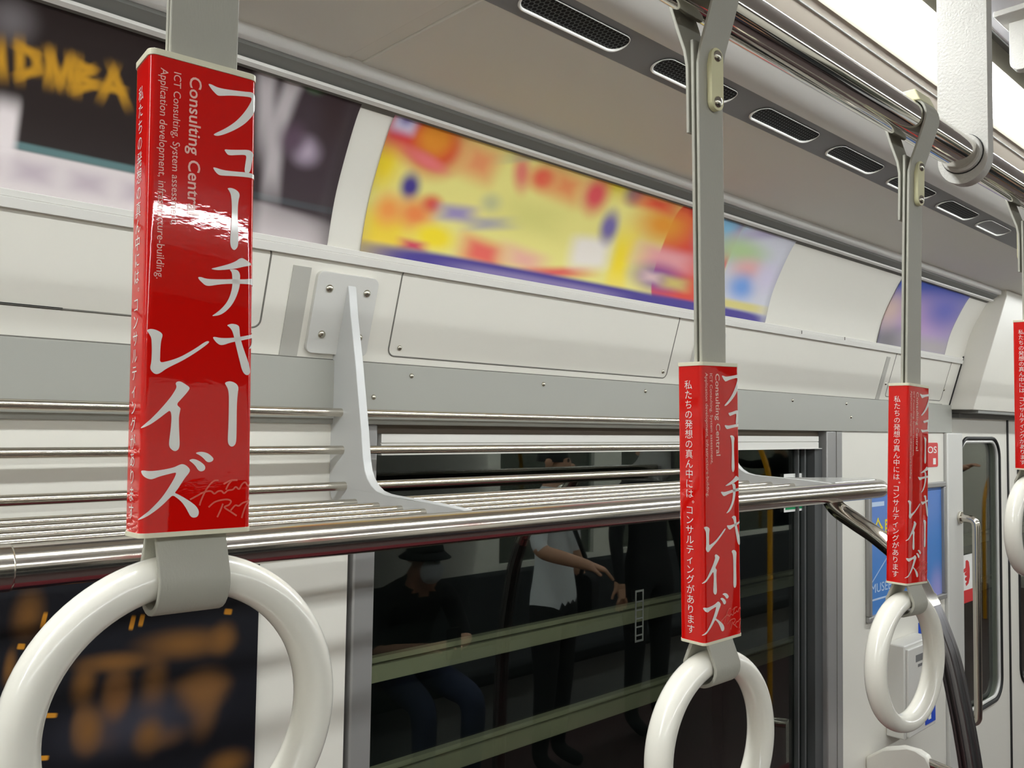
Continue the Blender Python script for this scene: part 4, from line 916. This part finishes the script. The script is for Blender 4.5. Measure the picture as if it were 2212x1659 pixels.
b = MB(); b.prism([(x, -.418, z) for x, z in rrect(-.036, .036, .70, .84, .008, 3)], (0, -.009, 0)); p_ = b.build('phone', m_dark, None, local=True)
p_.location = (2.56, -1.16, 0); p_.rotation_euler = (0, 0, PI+.15); tag(p_, 'dark phone held by the seated person with the bucket hat', 'phone')
# standing person in a white shirt with a black bag
J, B = standing(.97, shirt=1, legs=2, sleeve=0, lh=((.27, -.05, 1.18), (.16, -.26, 1.12)))
t2 = figure('person', 'standing person in a white shirt with a black shoulder strap, mirrored in the window', (3.20, -.80, -H), PI*.9, J, B, [m_skin, m_shirt, m_blk, m_blk], .86)
face(t2, (0, -.012, 1.57)); cap_of('hair', t2, (0, .012, 1.60), .088, .075, m_hair, None, .03)
b = MB()
b.tube([(.15, -.10, 1.40), (.05, -.13, 1.25), (-.10, -.13, 1.08), (-.20, -.06, .96)], .012, 10); b.build('shoulder_strap', m_blk, t2, local=True)
b = MB(); b.prism([(-.215, y, z) for y, z in rrect(-.12, .13, .70, .97, .05, 5)], (-.09, 0, 0)); b.build('shoulder_bag', m_blk, t2, local=True, bevel=.02)
# standing person in black
J, B = standing(1.0, shirt=1, legs=1, sleeve=1)
t3 = figure('person', 'standing person dressed in black, mirrored in the window left of the second strap', (4.05, -.86, -H), PI*1.05, J, B, [m_skin, m_blk, m_blk, m_blk])
face(t3, (0, -.012, 1.61)); cap_of('hair', t3, (0, .012, 1.645), .09, .078, m_hair, None, .04)
# yellow poles of the far priority seats
def ypole(label, pts):
    sp = smooth_path([Vector(p) for p in pts], 8); b = MB(); b.tube(sp, .017, 18)
    o = b.build('yellow_pole', m_yel); return tag(o, label, 'pole', 'yellow poles across the aisle')
ypole('yellow bent pole mirrored in the right part of the dark window', [(4.72, -.72, .49), (4.80, -.70, .10), (4.95, -.66, -.12), (5.03, -.64, -.32), (5.04, -.64, -.6), (5.04, -.64, -H)])
ypole('yellow bent pole mirrored in the door window, gripped by a dark-sleeved hand', [(9.75, -.60, .49), (9.62, -.60, -.02), (9.40, -.60, -.22), (9.18, -.60, -.34), (8.96, -.60, -.55), (8.90, -.60, -.85), (8.90, -.60, -H)])
J, B = standing(1.0, shirt=1, legs=2, sleeve=1, lh=((.33, -.20, 1.36), (.42, -.40, 1.44)))
t4 = figure('person', 'person in a black jacket gripping a yellow pole, mirrored in the door window', (8.72, -.95, -H), PI, J, B, [m_skin, m_blk, m_denim, m_blk])
face(t4, (0, -.012, 1.61)); cap_of('hair', t4, (0, .012, 1.645), .09, .078, m_hair, None, .04)
